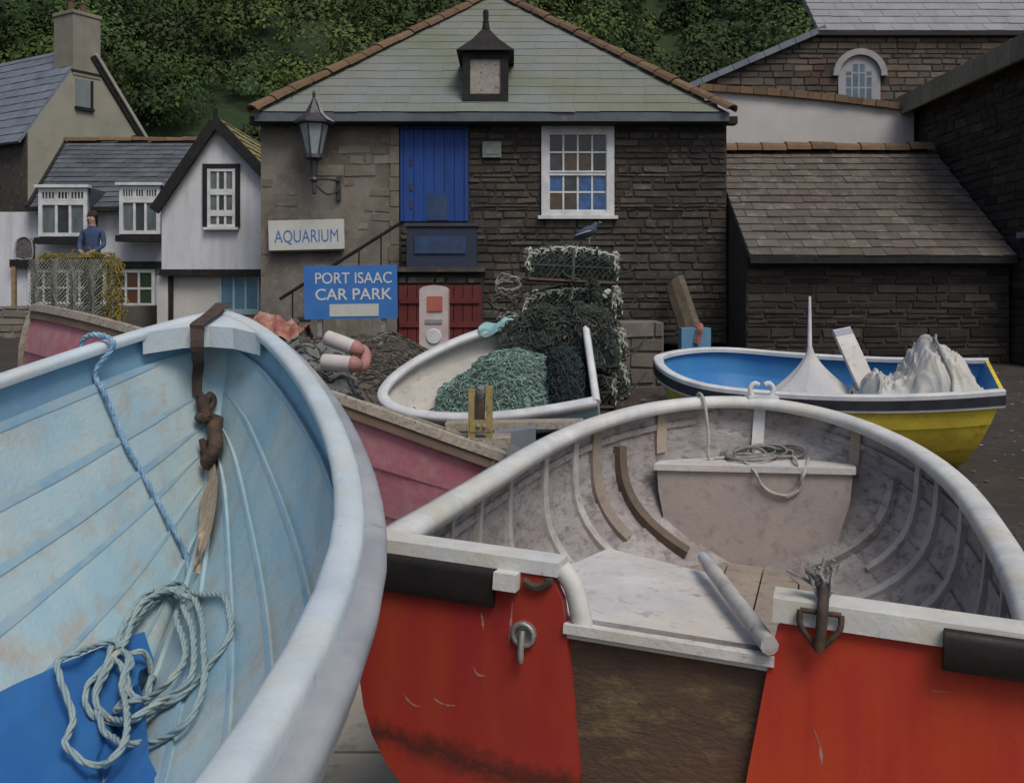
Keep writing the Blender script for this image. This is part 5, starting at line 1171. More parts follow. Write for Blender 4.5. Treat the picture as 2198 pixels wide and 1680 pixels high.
# rope lashed to a V fitting on the starboard cap
xv = .33; fl = thing('rope_lashing', 'grey rope tuft tied through a V shaped eye on the transom cap', 'lashing', WB.Wp(V3((xv, -.03, zg + .02))))
mb = MB(); y_ = -.062
for sx in (-1, 1): mb.tube(smooth_path([WB.Wp(V3((xv + sx * .045, y_, zg + .002))), WB.Wp(V3((xv + sx * .043, y_ - .006, zg - .03))), WB.Wp(V3((xv + sx * .016, y_ - .004, zg - .065))), WB.Wp(V3((xv, y_, zg - .085)))], 4), .007, 6)
mb.tube([WB.Wp(V3((xv - .045, y_, zg + .002))), WB.Wp(V3((xv + .045, y_, zg + .002)))], .007, 6); mb.build('eye', IRON, fl, smooth=True)
mb = MB(); mb.tube(smooth_path([WB.Wp(V3((xv, y_ - .012, zg - .08))), WB.Wp(V3((xv + .003, y_ - .016, zg - .03))), WB.Wp(V3((xv + .004, y_ - .01, zg + .02))), WB.Wp(V3((xv + .005, -.02, zg + .05)))], 4), .013, 7); mb.build('pin', IRON, fl, smooth=True)
mb = MB(); q = random.Random(3)
for k in range(26):
    p = WB.Wp(V3((xv + q.gauss(0, .008), -.01 + q.gauss(0, .01), zg + .025))); pts_ = [p]; dx = q.uniform(-.02, .02)
    for j in range(4): p = p + V3((dx * .7 + q.uniform(-.012, .012), q.uniform(-.01, .012), .022 - .006 * j * q.random())); pts_.append(p)
    mb.tube(smooth_path(pts_, 2), .0045, 4)
mb.build('rope', ROPEGREY, fl)
fc = WB.Wp(V3((0, WB.L, WB.gzl(1) + .02))); fd = thing('bow_fairlead', 'white metal fairlead on the bow of the white boat', 'fairlead', fc)
mb = MB(); mb.box(fc + V3((0, -.02, .005)), (.16, .09, .02)); mb.build('base', WHITE, fd)
for sx in (-1, 1):
    mb = MB(); mb.tube(smooth_path([fc + V3((sx * .05, -.02, .01)), fc + V3((sx * .062, -.02, .05)), fc + V3((sx * .04, -.02, .078)), fc + V3((sx * .015, -.02, .07))], 4), .014, 7); mb.build('horn', WHITE, fd, smooth=True)
# ropes on the bow platform
rt = thing('rope_tangle', 'tangled grey rope on the bow platform of the white boat', 'rope', lay(tr, [(1640, 985)], .0)[0])
q = random.Random(9); mb = MB()
for k in range(9):
    cx_, cy_ = q.uniform(1590, 1680), q.uniform(965, 985); rx, ry_ = q.uniform(22, 52), q.uniform(9, 20); a0 = q.uniform(0, 6)
    pp = lay(tr, [(cx_ + rx * math.cos(a0 + j * .55) + q.uniform(-5, 5), max(955, min(996, cy_ + ry_ * math.sin(a0 + j * .55)))) for j in range(11)], .012 + .012 * q.random())
    if len(pp) > 3: mb.tube(smooth_path(pp, 4), .0085, 5, t=0)
mb.build('tangle', ROPEGREY, rt, smooth=True)
for L in ([(1560, 985), (1590, 992), (1620, 1010), (1632, 1035), (1655, 1055), (1690, 1062), (1712, 1045), (1728, 1010), (1738, 985)], [(1700, 985), (1712, 1000), (1722, 1025), (1716, 1050), (1690, 1066)]):
    pp = lay(tr, L, .016); mb = MB(); mb.tube(smooth_path(pp, 5), .008, 6); mb.build('hanging_loop', ROPEW, rt, smooth=True)
a = lay(tr, [(1521, 988)], .01)[0]; b = min([(WB.Wp(p + V3((0, 0, .03)) - n * .06), n) for p, n in WB.rim()[:32]], key=lambda c: abs(prj(c[0])[0] - 1510))[0]
mb = MB(); mb.tube(smooth_path([b + V3((-.02, .10, -.06)), b + V3((-.005, .07, .0)), b + V3((.0, .0, .01)), b + V3((.01, -.05, -.03)), lerp(a, b, .4) + V3((.01, -.03, 0)), a, a + V3((.05, .02, 0)), a + V3((.22, .05, 0))], 4), .008, 6)
tag(mb.build('painter_rope', ROPEW, smooth=True), 'thin pale rope hanging from the bow gunwale to the platform of the white boat', 'rope')

# ---- pink boat behind the blue one
PK = Boat('pink_boat', 'faded crimson pink boat with bare wood gunwale behind the blue boat', dict(x=-2.6671, y=6.7384, z=1.4728, yaw=-2.2501, pit=-.1387, rol=-.3163, L=3.4055, B=1.4385, r=.7661, tm=.4067, p=2.2392, q=1.3073, sb=-.0954, ss=-.089), .85, 2.6, 1.4, rake=.3)
PK.hull(5, GREYIN, PINKH, th=.012)
PK.sweep([(-.05, -.03), (-.05, .012), (-.04, .02), (.028, .02), (.04, .01), (.04, -.03)], 'gunwale', WOODGUN)
PK.sweep([(.004, -.075), (.004, -.031), (.028, -.031), (.024, -.075)], 'rubbing_strake', M('dark_strake', (.13, .09, .07), (.18, .13, .1), 6, rough=.8))
PK.transom(GREYIN, PINKH); PK.stem(WOODGUN, w=.03)
pr_t = [(0, i / 10) for i in range(9)]
mb = MB(); mb.tube([PK.Wp(PK.loc(0, 1, a) + V3((.0, -.02, 0))) for a in [i / 10 for i in range(9)]], .035, 6); mb.build('transom_edge', WOODGUN, PK.root)
PK.rib(.35, -1, .05, .7, .04, .03, GREYIN); PK.rib(.55, -1, .05, .7, .04, .03, GREYIN); PK.rib(.2, -1, .05, .7, .04, .03, GREYIN)

# ---- cream dinghy with the green net
DN = Boat('cream_dinghy', 'small cream dinghy tilted to the camera and filled with green net', dict(x=.6649, y=8.6009, z=1.1566, yaw=1.4875, pit=-.1683, rol=-.5098, L=1.8732, B=1.4987, r=.9624, tm=.2747, p=1.7451, q=1.8467, sb=-.0843, ss=-.0321), .55, 3.0, 2.0, rake=.2)
DN.hull(4, CREAM, LTBLUE, th=.012)
DN.sweep([(-.06, -.04), (-.065, .005), (-.05, .022), (.02, .022), (.032, .005), (.03, -.05)], 'gunwale', WHITE, smooth=True)
DN.transom(CREAM, LTBLUE); DN.stem(WHITE, w=.03)
mb = MB(); mb.tube([DN.Wp(V3((x_, .0, DN.gzl(0) + .0))) for x_ in (-DN.half(0) - .01, -DN.half(0) * .5, 0, DN.half(0) * .5, DN.half(0))], .034, 8); mb.build('transom_cap', WHITE, DN.root, smooth=True)

# ---- yellow boat on the right
YB = Boat('yellow_boat', 'yellow hulled boat with blue inside and black stripe by the dark wall', dict(x=4.0229, y=8.2921, z=.8228, yaw=1.2227, pit=.0252, rol=-.1353, L=2.8428, B=1.695, r=.7243, tm=.7106, p=2.4457, q=1.3747, sb=.1606, ss=.1524), .82, 3.0, 2.4, rake=.3)
YB.trake = .28
YB.hull(5, BOATBLUE, YELLOW, th=.010)
YB.sweep([(-.045, -.02), (-.045, .012), (-.035, .02), (.02, .02), (.03, .012), (.03, -.02)], 'gunwale', WHITE)
YB.sweep([(.004, -.098), (.004, -.021), (.034, -.021), (.036, -.098)], 'black_stripe', NAVYBLK)
YB.sweep([(.004, -.118), (.004, -.099), (.032, -.099), (.03, -.118)], 'white_bead', WHITE)
YB.transom(BOATBLUE, YELLOW); YB.stem(WHITE, w=.03)
for bt in (BL, WB, PK, DN, YB):          # timber blocks carrying the keel where the hull is clear of the ground
    for t in (.18, .72):
        p = bt.Wp(bt.loc(t, 1, 1)); g_ = gz(p.x, p.y) + .03
        if p.z - g_ > .04:
            mb = MB(); mb.box((p.x, p.y, (p.z + g_) / 2 - .01), (.34, .30, p.z - g_ + .02)); mb.build('keel_block', OCHRE, bt.root)

# ================================================================== LOADS AND CLUTTER
def mound(fn, nu, nv, mat, name, parent, amp=.03, fr=8):
    rows = []
    for i in range(nu + 1):
        row = []
        for j in range(nv + 1):
            p = V3(fn(i / nu, j / nv)); p = p + V3((nz(p.x * fr, p.y * fr, 1), nz(p.x * fr, p.z * fr, 2), nz(p.x * fr, p.y * fr, p.z * fr))) * amp; row.append(p)
        rows.append(row)
    mb = MB(); mb.grid(rows); o = mb.build(name, mat, parent, smooth=True); return o, rows
def strands(rows, n, r, mat, name, parent, seed, ln=8, step=1, rad_=.012, wig=.03, along=None, kind=None):
    q = random.Random(seed); mb = MB(); A_, B_ = len(rows), len(rows[0])
    for k in range(n):
        i, j = q.uniform(1, A_ - 2), q.uniform(1, B_ - 2); th = q.uniform(0, 6.28) if along is None else along + q.gauss(0, .25); pts_ = []
        for s_ in range(ln):
            if not (0 < i < A_ - 1 and 0 < j < B_ - 1): break
            i0, j0 = int(i), int(j); fi, fj = i - i0, j - j0
            p = lerp(lerp(rows[i0][j0], rows[min(i0 + 1, A_ - 1)][j0], fi), lerp(rows[i0][min(j0 + 1, B_ - 1)], rows[min(i0 + 1, A_ - 1)][min(j0 + 1, B_ - 1)], fi), fj)
            pts_.append(p + V3((q.uniform(-wig, wig), q.uniform(-wig, wig), q.uniform(-.2, 1) * wig)))
            th += q.gauss(0, .5 if along is None else .12); i += math.cos(th) * step; j += math.sin(th) * step
        if len(pts_) > 2: mb.tube(smooth_path(pts_, 2), rad_, 3, t=q.uniform(-1, 1))
    return mb.build(name, mat, parent, kind=kind)

# green net inside the dinghy
gn = thing('green_net', 'sea green fishing net heaped inside the cream dinghy', 'net', DN.Wp(V3((0, .9, -.4))))
def gnf(u, v):
    y = lerp(.16, 1.42, u); hw = DN.half(y / DN.L) * .76; x = lerp(-hw, hw * .72, v); dome = (math.sin(math.pi * min(1, max(0, u))) ** .6) * (math.sin(math.pi * v) ** .6)
    wgt = math.exp(-((u - .42) / .32) ** 2)
    return DN.Wp(V3((x, y, -.34 + .25 * dome + .19 * wgt * dome)))
o, rw_ = mound(gnf, 26, 22, NETG, 'net_heap', gn, .035, 9)
strands(rw_, 1500, .0, NETG, 'net_strands', gn, 4, ln=6, step=.8, rad_=.0048, wig=.035, kind='stuff')
nn = thing('dark_net', 'dark blue green net lump at the stern end of the cream dinghy', 'net', DN.Wp(V3((.0, .25, -.3))))
def nnf(u, v):
    y = lerp(.05, .42, u); x = lerp(-.58, .3, v); dome = (math.sin(math.pi * u) ** .5) * (math.sin(math.pi * v) ** .5); return DN.Wp(V3((x, y, -.30 + .36 * dome)))
o, rw_ = mound(nnf, 14, 18, NETNAVY, 'net_heap', nn, .04, 8); strands(rw_, 480, 0, NETNAVY, 'net_strands', nn, 5, ln=6, rad_=.005, wig=.035, kind='stuff')
cl = thing('turquoise_cloth', 'turquoise cloth folded over the raised far gunwale of the dinghy', 'cloth', DN.Wp(V3((.74, 1.0, 0))))
def clf(u, v):
    y = lerp(.55, .98, u); t = y / DN.L; a = lerp(-.09, .06, v); return DN.Wp(V3((DN.half(t) + a, y, DN.gzl(t) + .045 - 1.2 * max(0, abs(a + .01) - .035) + .02 * math.sin(u * 13 + v * 3))))
mound(clf, 18, 12, CYAN, 'cloth', cl, .022, 14)

# wooden outboard bracket on the pink boat's bow quarter
bp0 = P(1032, 938, 5.0); wbk = thing('wooden_bracket', 'yellowed wooden bracket with dark iron plate standing before the dinghy', 'bracket', bp0)
YW = M('yellowed_wood', (.34, .27, .11), (.26, .21, .10), 8, (.15, .11, .06), 20, .6, .08, rough=.8, bump=.2)
k5 = 5.0 / F
for x_, h_ in ((-19, 98), (18, 104)):
    mb = MB(); mb.box(bp0 + V3((x_ * k5, 0, h_ / 2 * k5)), (15 * k5, .06, (h_ + 10) * k5)); mb.build('upright', YW, wbk)
mb = MB(); mb.box(bp0 + V3((-2 * k5, -.006, 62 * k5)), (22 * k5, .05, 56 * k5)); mb.build('iron_plate', IRON, wbk)
mb = MB(); mb.box(bp0 + V3((0, -.01, 26 * k5)), (46 * k5, .05, 26 * k5)); mb.build('cross_piece', YW, wbk)
mb = MB(); mb.lathe([(0, .03), (.02, .025), (.026, 0), (.022, -.03)], bp0 + V3((0, -.02, 98 * k5)), (0, -.3, 1), 8); mb.build('bolt', GALV, wbk)
mb = MB(); mb.lathe([(0, .012), (.009, .01), (.012, 0)], bp0 + V3((-.012, -.037, 26 * k5)), (0, -1, 0), 8); mb.build('bolt', GALV, wbk)
mb = MB(); mb.lathe([(0, .012), (.009, .01), (.012, 0)], bp0 + V3((.02, -.037, 26 * k5)), (0, -1, 0), 8); mb.build('bolt', GALV, wbk)
# pale plank and grey trestle under the bracket, beside the dinghy
bp1 = thing('trestle', 'grey timber trestle with a pale plank under the wooden bracket', 'trestle', V3((bp0.x, 5.05, gz(0, 5))))
mb = MB(); a, b = P(955, 914, 5.4), P(1255, 908, 5.9); d = (b - a); mb.hexa([a - Z * .03 + Y * .16, b - Z * .03 + Y * .16, b + Z * .01 + Y * .16, a + Z * .01 + Y * .16, a - Z * .03, b - Z * .03, b + Z * .01, a + Z * .01]); mb.build('plank', WOODGUN, bp1)
mb = MB(); a, b = P(1060, 930, 5.15), P(1150, 918, 5.5); mb.prism([a, b, b - Z * .16, V3((a.x + .05, a.y, a.z - .16))], Y * .12); mb.build('wedge', M('slate_blue_grey_wood', (.20, .22, .25), (.16, .18, .2), 6, rough=.8), bp1)
zb_ = P(0, 945, 5.2).z
for dx in (-.12, .12):
    mb = MB(); mb.tube([V3((bp0.x + dx * .5, 5.1, zb_ + .03)), V3((bp0.x + dx * 2, 5.12, gz(0, 5) - .02))], .035, 6); mb.build('leg', OCHRE, bp1)
mb = MB(); mb.box(V3((bp0.x, 5.06, zb_ + .02)), (.3, .2, .05)); mb.build('top_board', WOODGUN, bp1)

# nets, floats and cloth heaped in the pink boat
bn = thing('brown_net', 'brown fishing net heaped on the ground between the pink boat and the car park sign', 'net', V3((-1.55, 10, gz(-1.55, 10))))
def bnf(u, v):
    x = lerp(-2.6, -.55, u); y = lerp(9.0, 11.0, v); e = max(0, 1 - ((u - .52) / .52) ** 2) ** .6 * max(0, 1 - ((v - .55) / .55) ** 2) ** .6
    return V3((x, y, gz(x, y) - .05 + .88 * e * (.85 + .25 * nz(u * 3, v * 2, 4))))
o, rw_ = mound(bnf, 34, 24, NETBR, 'net_heap', bn, .05, 5); strands(rw_, 1500, 0, NETBR, 'net_strands', bn, 6, ln=16, rad_=.0052, wig=.022, along=.30, kind='stuff')
strands(rw_, 60, 0, ROPEGREY, 'loose_ropes', bn, 16, ln=14, rad_=.009, wig=.02, along=.5, kind='stuff')
gp = thing('grey_tarpaulin', 'grey tarpaulin stretched over the middle of the pink boat', 'tarpaulin', P(690, 780, 6.0))
def gpf(u, v): a = lerp(P(560, 706, 6.7), P(735, 716, 6.5), u); b = lerp(P(640, 850, 5.6), P(790, 850, 5.7), u); return lerp(a, b, v) - Z * .05 + Z * (.02 * math.sin(u * 16 + v * 2))
o, rwg = mound(gpf, 30, 22, M('grey_canvas', (.17, .175, .175), (.12, .125, .12), 6, (.22, .22, .22), 12, .6, .1, rough=.95, bump=.4), 'sheet', gp, .03, 9)
strands(rwg, 46, 0, M('dark_twine', (.05, .047, .045), (.09, .085, .08), 12, rough=.95), 'twine', gp, 44, ln=14, rad_=.006, wig=.012, along=.15, kind='stuff')
for (a, b, lb) in (((700, 724, 5.85), (770, 750, 5.8), 'white net float with pink end lying on the grey tarpaulin, upper of two'), ((692, 776, 5.62), (766, 782, 5.58), 'pale pink net float lying below the white one on the grey tarpaulin')):
    A_, B_ = P(*a), P(*b); d = (B_ - A_).normalized(); L_ = (B_ - A_).length; ft_ = thing('net_float', lb, 'float', (A_ + B_) / 2, 'floats on the pink boat')
    R = .046
    mb = MB(); mb.lathe([(0, .004), (R * .5, .006), (R * .9, 0), (R, .008), (R * 1.02, L_ * .4), (R * .97, L_ * .84)], A_, d, 14); mb.build('body', FLW, ft_, smooth=True)
    mb = MB(); mb.lathe([(R * 1.01, L_ * .84), (R * 1.05, L_ * .91), (R * .9, L_), (R * .4, L_ + .03), (0, L_ + .032)], A_, d, 14); mb.build('end_cap', FLP, ft_, smooth=True)
mb = MB(); mb.tube(smooth_path([P(766, 748, 5.86), P(782, 754, 5.85), P(785, 772, 5.8), P(778, 786, 5.72), P(764, 786, 5.66)], 4), .034, 8); tag(mb.build('pink_fender', FLP, smooth=True), 'curved pink fender joining the ends of the two net floats', 'fender')
rcl = thing('red_sailcloth', 'faded red and pink sailcloth bundled beyond the blue boat bow', 'cloth', P(590, 700, 7.5))
fbx = thing('fish_crate', 'grey slatted fish crate under the faded red sailcloth', 'crate', (P(580, 0, 7.55).x, 7.55, gz(-1.8, 7.5)))
zt0 = P(0, 708, 7.5).z; zb0 = gz(-1.8, 7.5); xc0 = P(582, 0, 7.55).x
for k in range(7):
    z_ = lerp(zb0 + .04, zt0 - .05, k / 6); mb = MB(); mb.box((xc0, 7.32, z_), (.50, .02, .10)); mb.build('slat', WOODGUN, fbx)
mb = MB(); mb.box((xc0, 7.56, (zb0 + zt0) / 2), (.49, .44, zt0 - zb0 - .02)); mb.build('body', WOODGUN, fbx)
def rcf(u, v):
    a = lerp(P(505, 690, 7.6), P(655, 700, 7.4), u); pk = .085 * math.exp(-((u - .40) / .20) ** 2) + .035 * math.exp(-((u - .72) / .2) ** 2) + .05 * abs(nz(u * 7, v * 5)) - .02
    return a + Y * (lerp(-.25, .3, v)) + Z * ((pk + .09) * math.sin(math.pi * v) ** .7 - .09 + .018 * math.sin(u * 27 + v * 9))
mound(rcf, 60, 30, REDCLOTH, 'sheet', rcl, .016, 26)

# lobster pots
def make_pot():
    t = thing('lobster_pot', 'x', 'lobster pot', (0, 0, 0), 'lobster pots stacked by the dinghy')
    w, dp, h = .86, .56, .40
    mb = MB()
    for a, b in (((-w / 2, -dp / 2), (w / 2, -dp / 2)), ((w / 2, -dp / 2), (w / 2, dp / 2)), ((w / 2, dp / 2), (-w / 2, dp / 2)), ((-w / 2, dp / 2), (-w / 2, -dp / 2)), ((0, -dp / 2), (0, dp / 2))): mb.tube([V3((*a, .02)), V3((*b, .02))], .02, 5)
    mb.build('base_frame', IRON, t)
    arch = lambda x, k: V3((x, -math.cos(math.pi * k) * dp / 2, .02 + (h - .02) * (1 - .20 * (2 * x / w) ** 2) * math.sin(math.pi * k) ** .72))
    for x in (-w / 2, 0, w / 2):
        mb = MB(); mb.tube([arch(x, k / 12) for k in range(13)], .017, 5); mb.build('hoop', NETDK, t)
        mb = MB(); r2 = random.Random(int(x * 100) + 5); pts_ = [arch(x, .06 + k / 40 * .88) + V3((r2.uniform(-.02, .02), r2.uniform(-.014, .014), r2.uniform(-.01, .018))) for k in range(41)]; mb.tube(pts_, .015, 4); 
        for k in range(40):
            p = arch(x, r2.uniform(.05, .95)); mb.tube([p, p + V3((r2.uniform(-.03, .03), r2.uniform(-.03, .01), r2.uniform(-.05, .03))), p + V3((r2.uniform(-.05, .05), r2.uniform(-.05, .01), r2.uniform(-.09, .01)))], .006, 3)
        if x == 0:
            mb = MB()
            for kk in (.30, .72):
                pts_ = [arch(lerp(-w / 2, w / 2, i / 40), kk) + V3((0, r2.uniform(-.015, .015), r2.uniform(-.005, .02))) for i in range(41)]; mb.tube(pts_, .013, 4)
                for k in range(46):
                    p = arch(r2.uniform(-w / 2, w / 2), kk + r2.uniform(-.03, .03)); mb.tube([p, p + V3((r2.uniform(-.03, .03), -.02, r2.uniform(-.04, .035))), p + V3((r2.uniform(-.05, .05), r2.uniform(-.05, -.01), r2.uniform(-.11, .0)))], .0065, 3)
        mb.build('rope_binding', POTROPE, t)
    mb = MB()
    for k in (.12, .35, .65, .88): mb.tube([arch(-w / 2, k), arch(w / 2, k)], .012, 4)
    mb.build('side_bar', NETDK, t)
    mb = MB(); r2 = random.Random(8); n = 16; m_ = 20
    for i in range(n + 1):
        for s_ in (1, -1):
            path = []
            for j in range(m_ + 1):
                kk = i + s_ * j
                while kk < 0 or kk > n: kk = -kk if kk < 0 else 2 * n - kk
                p = arch(lerp(-w / 2, w / 2, kk / n), j / m_); path.append(p * .985)
            mb.tube(path, .006, 3, t=r2.uniform(-1, 1))
    for x in (-w / 2, w / 2):
        for i in range(7):
            for s_ in (1, -1):
                y_ = lerp(-dp / 2, dp / 2, (i + .5) / 7); mb.tube([V3((x, y_, .02)), V3((x, max(-dp / 2.3, min(dp / 2.3, y_ + s_ * .2)), .02 + .8 * h * math.sqrt(max(.05, 1 - (min(1, abs(y_ + s_ * .2) / (dp / 2))) ** 2))))], .006, 3)
    mb.build('netting', NETDK, t, kind='stuff')
    mb = MB(); r2 = random.Random(12)
    for k in range(34):
        p = V3((r2.uniform(-w / 2.3, w / 2.3), r2.uniform(-dp / 3, dp / 3), .05)); pts_ = [p]
        for j in range(4): p = p + V3((r2.uniform(-.14, .14), r2.uniform(-.1, .1), r2.uniform(-.02, .1))); p.z = min(p.z, h - .06); pts_.append(p)
        mb.tube(smooth_path(pts_, 2), .009, 3, t=r2.uniform(-1, 1))
    mb.build('rope_inside', NETNAVY, t, kind='stuff')
    return t
pot = make_pot(); dP = 10.0
pots = [(1222, 10.0, 0, 0, 'bottom lobster pot of the front stack, behind the dinghy net'), (1228, 10.0, .05, 1, 'second lobster pot from the bottom of the front stack'), (1226, 10.0, -.06, 2, 'third lobster pot up in the front stack, pale rope bound'),
        (1224, 10.0, .02, 3, 'topmost lobster pot, pale frayed rope edges, bird on it'),
        (1248, 10.65, .2, 0, 'bottom lobster pot of the rear stack beside the pier'), (1244, 10.65, .12, 1, 'lobster pot in the middle of the rear stack beside the pier'), (1238, 10.65, .1, 2, 'top lobster pot of the rear stack beside the pier'),
        (1118, 10.35, .5, 0, 'lower lobster pot at the left of the stack, beside the ticket machine'), (1125, 10.4, .7, 1, 'upper lobster pot at the left of the stack, with rope coils')]
for i, (px, d, rz, lv, lb) in enumerate(pots):
    o = pot if i == 0 else copy_tree(pot); x = P(px, 0, d).x
    o.location = (x, d, gz(x, d) + .0 + lv * .41); o.rotation_euler = (0, (.05 if lv else 0) * (1 if i % 2 else -1), rz); o['label'] = lb
top_z = gz(P(1224, 0, 10).x, 10) + 3 * .41 + .40
# dark net draped down the right side of the pots
dn = thing('draped_net', 'dark green net with pale corks draped down the right side of the pots', 'net', P(1300, 700, 9.8))
def dnf(u, v):
    x = lerp(P(1252, 0, 9.8).x, P(1312, 0, 9.8).x, u + .12 * nz(v * 3, 7)); return V3((x + .1 * v, 9.62 + .25 * u * u + .05 * math.sin(u * 14), lerp(P(0, 605, 9.7).z, P(0, 790, 9.7).z, v)))
o, rw_ = mound(dnf, 16, 26, NETDK, 'net_sheet', dn, .05, 6); strands(rw_, 800, 0, NETDK, 'net_strands', dn, 26, ln=7, rad_=.0055, wig=.035, kind='stuff')
q = random.Random(31)
for k in range(12):
    p = rw_[q.randrange(2, 15)][q.randrange(2, 25)] + V3((0, -.05, 0)); mb = MB(); mb.lathe([(0, -.03), (.02, -.026), (.025, 0), (.02, .026), (0, .03)], p, (q.uniform(-1, 1), q.uniform(-.3, .3), 1), 7); mb.build('cork', POTROPE, dn, smooth=True)
lc2 = thing('net_lump', 'dark green net bundled over the raised far gunwale of the dinghy before the pots', 'net', P(1200, 730, 9.2))
def lnf(u, v):
    y_ = lerp(.80, -.24, u); t_ = max(0, y_) / DN.L; g_ = DN.Wp(V3((DN.half(t_), y_, DN.gzl(t_)))); ins = DN.Wp(V3((DN.half(t_) - .52, y_, DN.gzl(t_) - .34)))
    e_ = math.sin(math.pi * min(1, max(0, u))) ** .5
    p = lerp(g_ + V3((0, .16, -.25)), ins, v); return p + Z * ((.46 * math.sin(math.pi * min(1, v * 1.05)) ** .5 + .06 * nz(u * 7, v * 4)) * (.55 + .45 * e_)) - Y * .10 * math.sin(math.pi * v)
o, rw_ = mound(lnf, 26, 20, NETDK, 'net_sheet', lc2, .06, 5); strands(rw_, 1000, 0, NETDK, 'net_strands', lc2, 27, ln=7, rad_=.0055, wig=.04, kind='stuff'); strands(rw_, 60, 0, NETBR, 'brown_strands', lc2, 28, ln=7, rad_=.009, wig=.04, kind='stuff')
for i, (px, py, r_) in enumerate(((1092, 612, .12), (1080, 650, .13), (1094, 688, .12))):
    mb = MB(); c = P(px, py, 9.85); q = random.Random(i + 50)
    for k in range(5): ra_, rb_, ph_ = r_ * q.uniform(.7, 1.1), r_ * q.uniform(.35, .95), q.uniform(-.5, .5); mb.tube([c + V3((math.cos(a_) * ra_ + math.sin(a_) * rb_ * ph_, q.uniform(-.05, .02), math.sin(a_) * rb_ + q.uniform(-.014, .014))) for a_ in [2 * math.pi * j / 20 for j in range(20)]], .009, 5, closed=True)
    tag(mb.build('rope_coil', ROPEGREY if i != 1 else NETBR, smooth=True), ['small pale rope coil highest at the left of the lobster pots', 'brown rope coil between two pale coils left of the pots', 'small pale rope coil lowest at the left of the lobster pots'][i], 'rope coil', 'rope coils at the left of the pots')
# bird
bc = V3((P(1262, 0, 9.95).x, 9.95, top_z)); bd_ = thing('pigeon', 'slate blue pigeon perched on the topmost lobster pot', 'bird', bc)
skin_mesh('body', [(bc + V3((0, 0, .11)), .062, .06), (bc + V3((-.07, 0, .085)), .042, .045), (bc + V3((-.15, .01, .06)), .018, .014), (bc + V3((.05, 0, .145)), .046, .046), (bc + V3((.075, 0, .185)), .028, .028), (bc + V3((.09, 0, .215)), .03, .03)], [(0, 1), (1, 2), (0, 3), (3, 4), (4, 5)], [BIRD], bd_)
for s_ in (-1, 1):
    skin_mesh('wing', [(bc + V3((.03, s_ * .055, .125)), .03, .012), (bc + V3((-.04, s_ * .06, .105)), .034, .011), (bc + V3((-.13, s_ * .03, .075)), .014, .008)], [(0, 1), (1, 2)], [BIRDW if s_ < 0 else BIRD], bd_)
    mb = MB(); mb.tube([bc + V3((.01, s_ * .025, .06)), bc + V3((.015, s_ * .025, .0))], .006, 5); mb.build('leg', FLP, bd_)
mb = MB(); mb.lathe([(.009, 0), (.006, .015), (0, .03)], bc + V3((.112, 0, .213)), (1, 0, -.2), 6); mb.build('beak', GALV, bd_)

# yellow boat's load
yt = YB.bvh()
mp_ = P(1738, 636, 8.95); ms = thing('white_mast', 'thin white mast rising from a cone of white canvas in the yellow boat', 'mast', P(1740, 838, 8.8))
mb = MB(); mb.tube([mp_, P(1738, 700, 8.95), P(1738, 790, 8.9)], lambda t: lerp(.012, .024, t), 8); mb.build('pole', WHITE, ms, smooth=True)
rows = []; ctr = P(1745, 848, 8.95)
for i in range(13):
    t = i / 12; z = lerp(P(0, 745, 8.9).z, P(0, 852, 8.8).z, t); c = V3((P(1740 + 5 * t, 0, 8.9).x, 8.92, z)); R = .022 + .36 * t ** 1.55
    rows.append([c + V3((math.cos(a_) * R * (1 + (.04 + .10 * t) * math.sin(a_ * 8 + 3 + t) + .05 * t * math.sin(a_ * 13)), math.sin(a_) * R * .85, 0)) for a_ in [2 * math.pi * k / 64 for k in range(64)]])
mb = MB(); mb.grid(rows, cu=True); mb.build('canvas_cone', M('white_canvas', (.53, .53, .52), (.44, .46, .48), 4, (.36, .34, .29), 7, .63, .08, rough=.85, bump=.1), ms, smooth=True)
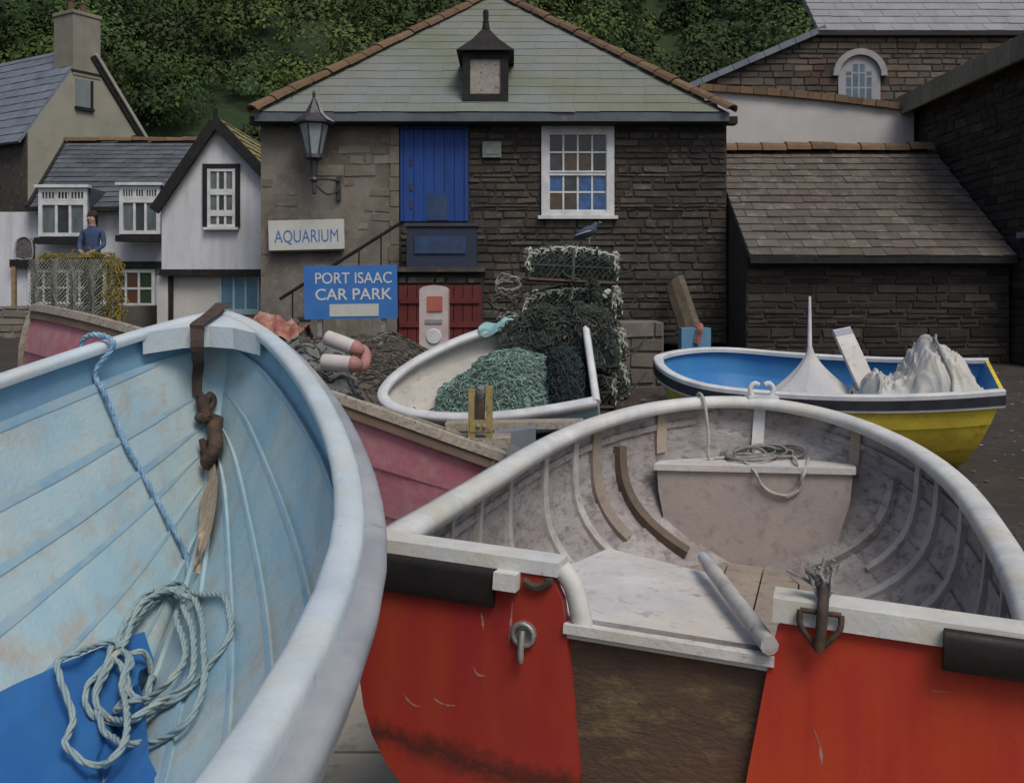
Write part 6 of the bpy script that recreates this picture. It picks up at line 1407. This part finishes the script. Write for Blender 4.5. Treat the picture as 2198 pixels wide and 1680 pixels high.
bl = thing('white_plank', 'square ended white plank leaning out of the yellow boat', 'plank', P(1862, 842, 8.7))
a, b = P(1806, 706, 9.0), P(1872, 850, 8.55); d = (b - a).normalized(); sx_ = V3((d.z, 0, -d.x)).normalized(); sx_ = sx_ if sx_.x > 0 else -sx_; mb = MB(); L_ = (b - a).length; n_ = d.cross(sx_).normalized(); n_ = n_ if n_.y < 0 else -n_
mb.slab(a, sx_, d, n_, -.08, .08, 0, L_, -.04, .012); mb.build('board', DECKW, bl)
mb = MB(); mb.slab(a, sx_, d, n_, -.078, .078, .012, .075, .012, .016); mb.build('end_band', M('band_lilac', (.33, .33, .40), rough=.7), bl)
tp_ = thing('white_tarpaulin', 'crumpled off white tarpaulin heaped in the stern of the yellow boat', 'tarpaulin', P(2000, 840, 8.1))
def crease(u, v):
    wu, wv = u + .10 * nz(u * 5, v * 4, 9), v + .14 * nz(u * 5, v * 4, 17)
    a = (1 - abs(nz(wu * 9 + wv * 3, wv * 3 - wu * 2, 1)) * 2.2) * .075; b = (1 - abs(nz(wu * 17 - wv * 6, wv * 9, 5)) * 2.2) * .035; c = (1 - abs(nz(wu * 34, wv * 20 + wu * 8, 8)) * 2) * .014
    return a + b + c - .06
def tpf(u, v):
    base = lerp(P(1858, 858, 8.15), P(2145, 856, 7.85), u); h = .17 * math.exp(-((u - .12) / .12) ** 2) + .34 * math.exp(-((u - .53) / .15) ** 2) + .26 * math.exp(-((u - .76) / .16) ** 2) + .10
    h *= max(0, 1 - ((u - .5) / .52) ** 4)
    s_ = math.sin(math.pi * min(1, v * 1.0)) ** .65
    return base + Y * lerp(-.08, .75, v) + V3((.35, .35, 0)) * v * .3 + Z * (h * s_ - .03 + s_ * crease(u, v))
mound(tpf, 150, 80, TARP, 'sheet', tp_, .035, 6)
lq = []
for k in range(15):
    lq.append(tpf(.62 + .03 * math.sin(k), k / 14) + Z * .03)
mb = MB(); mb.tube(smooth_path(lq, 4), .011, 6); tag(mb.build('lashing_rope', ROPEGREY, smooth=True), 'grey rope lashed over the crumpled off white tarpaulin', 'rope')
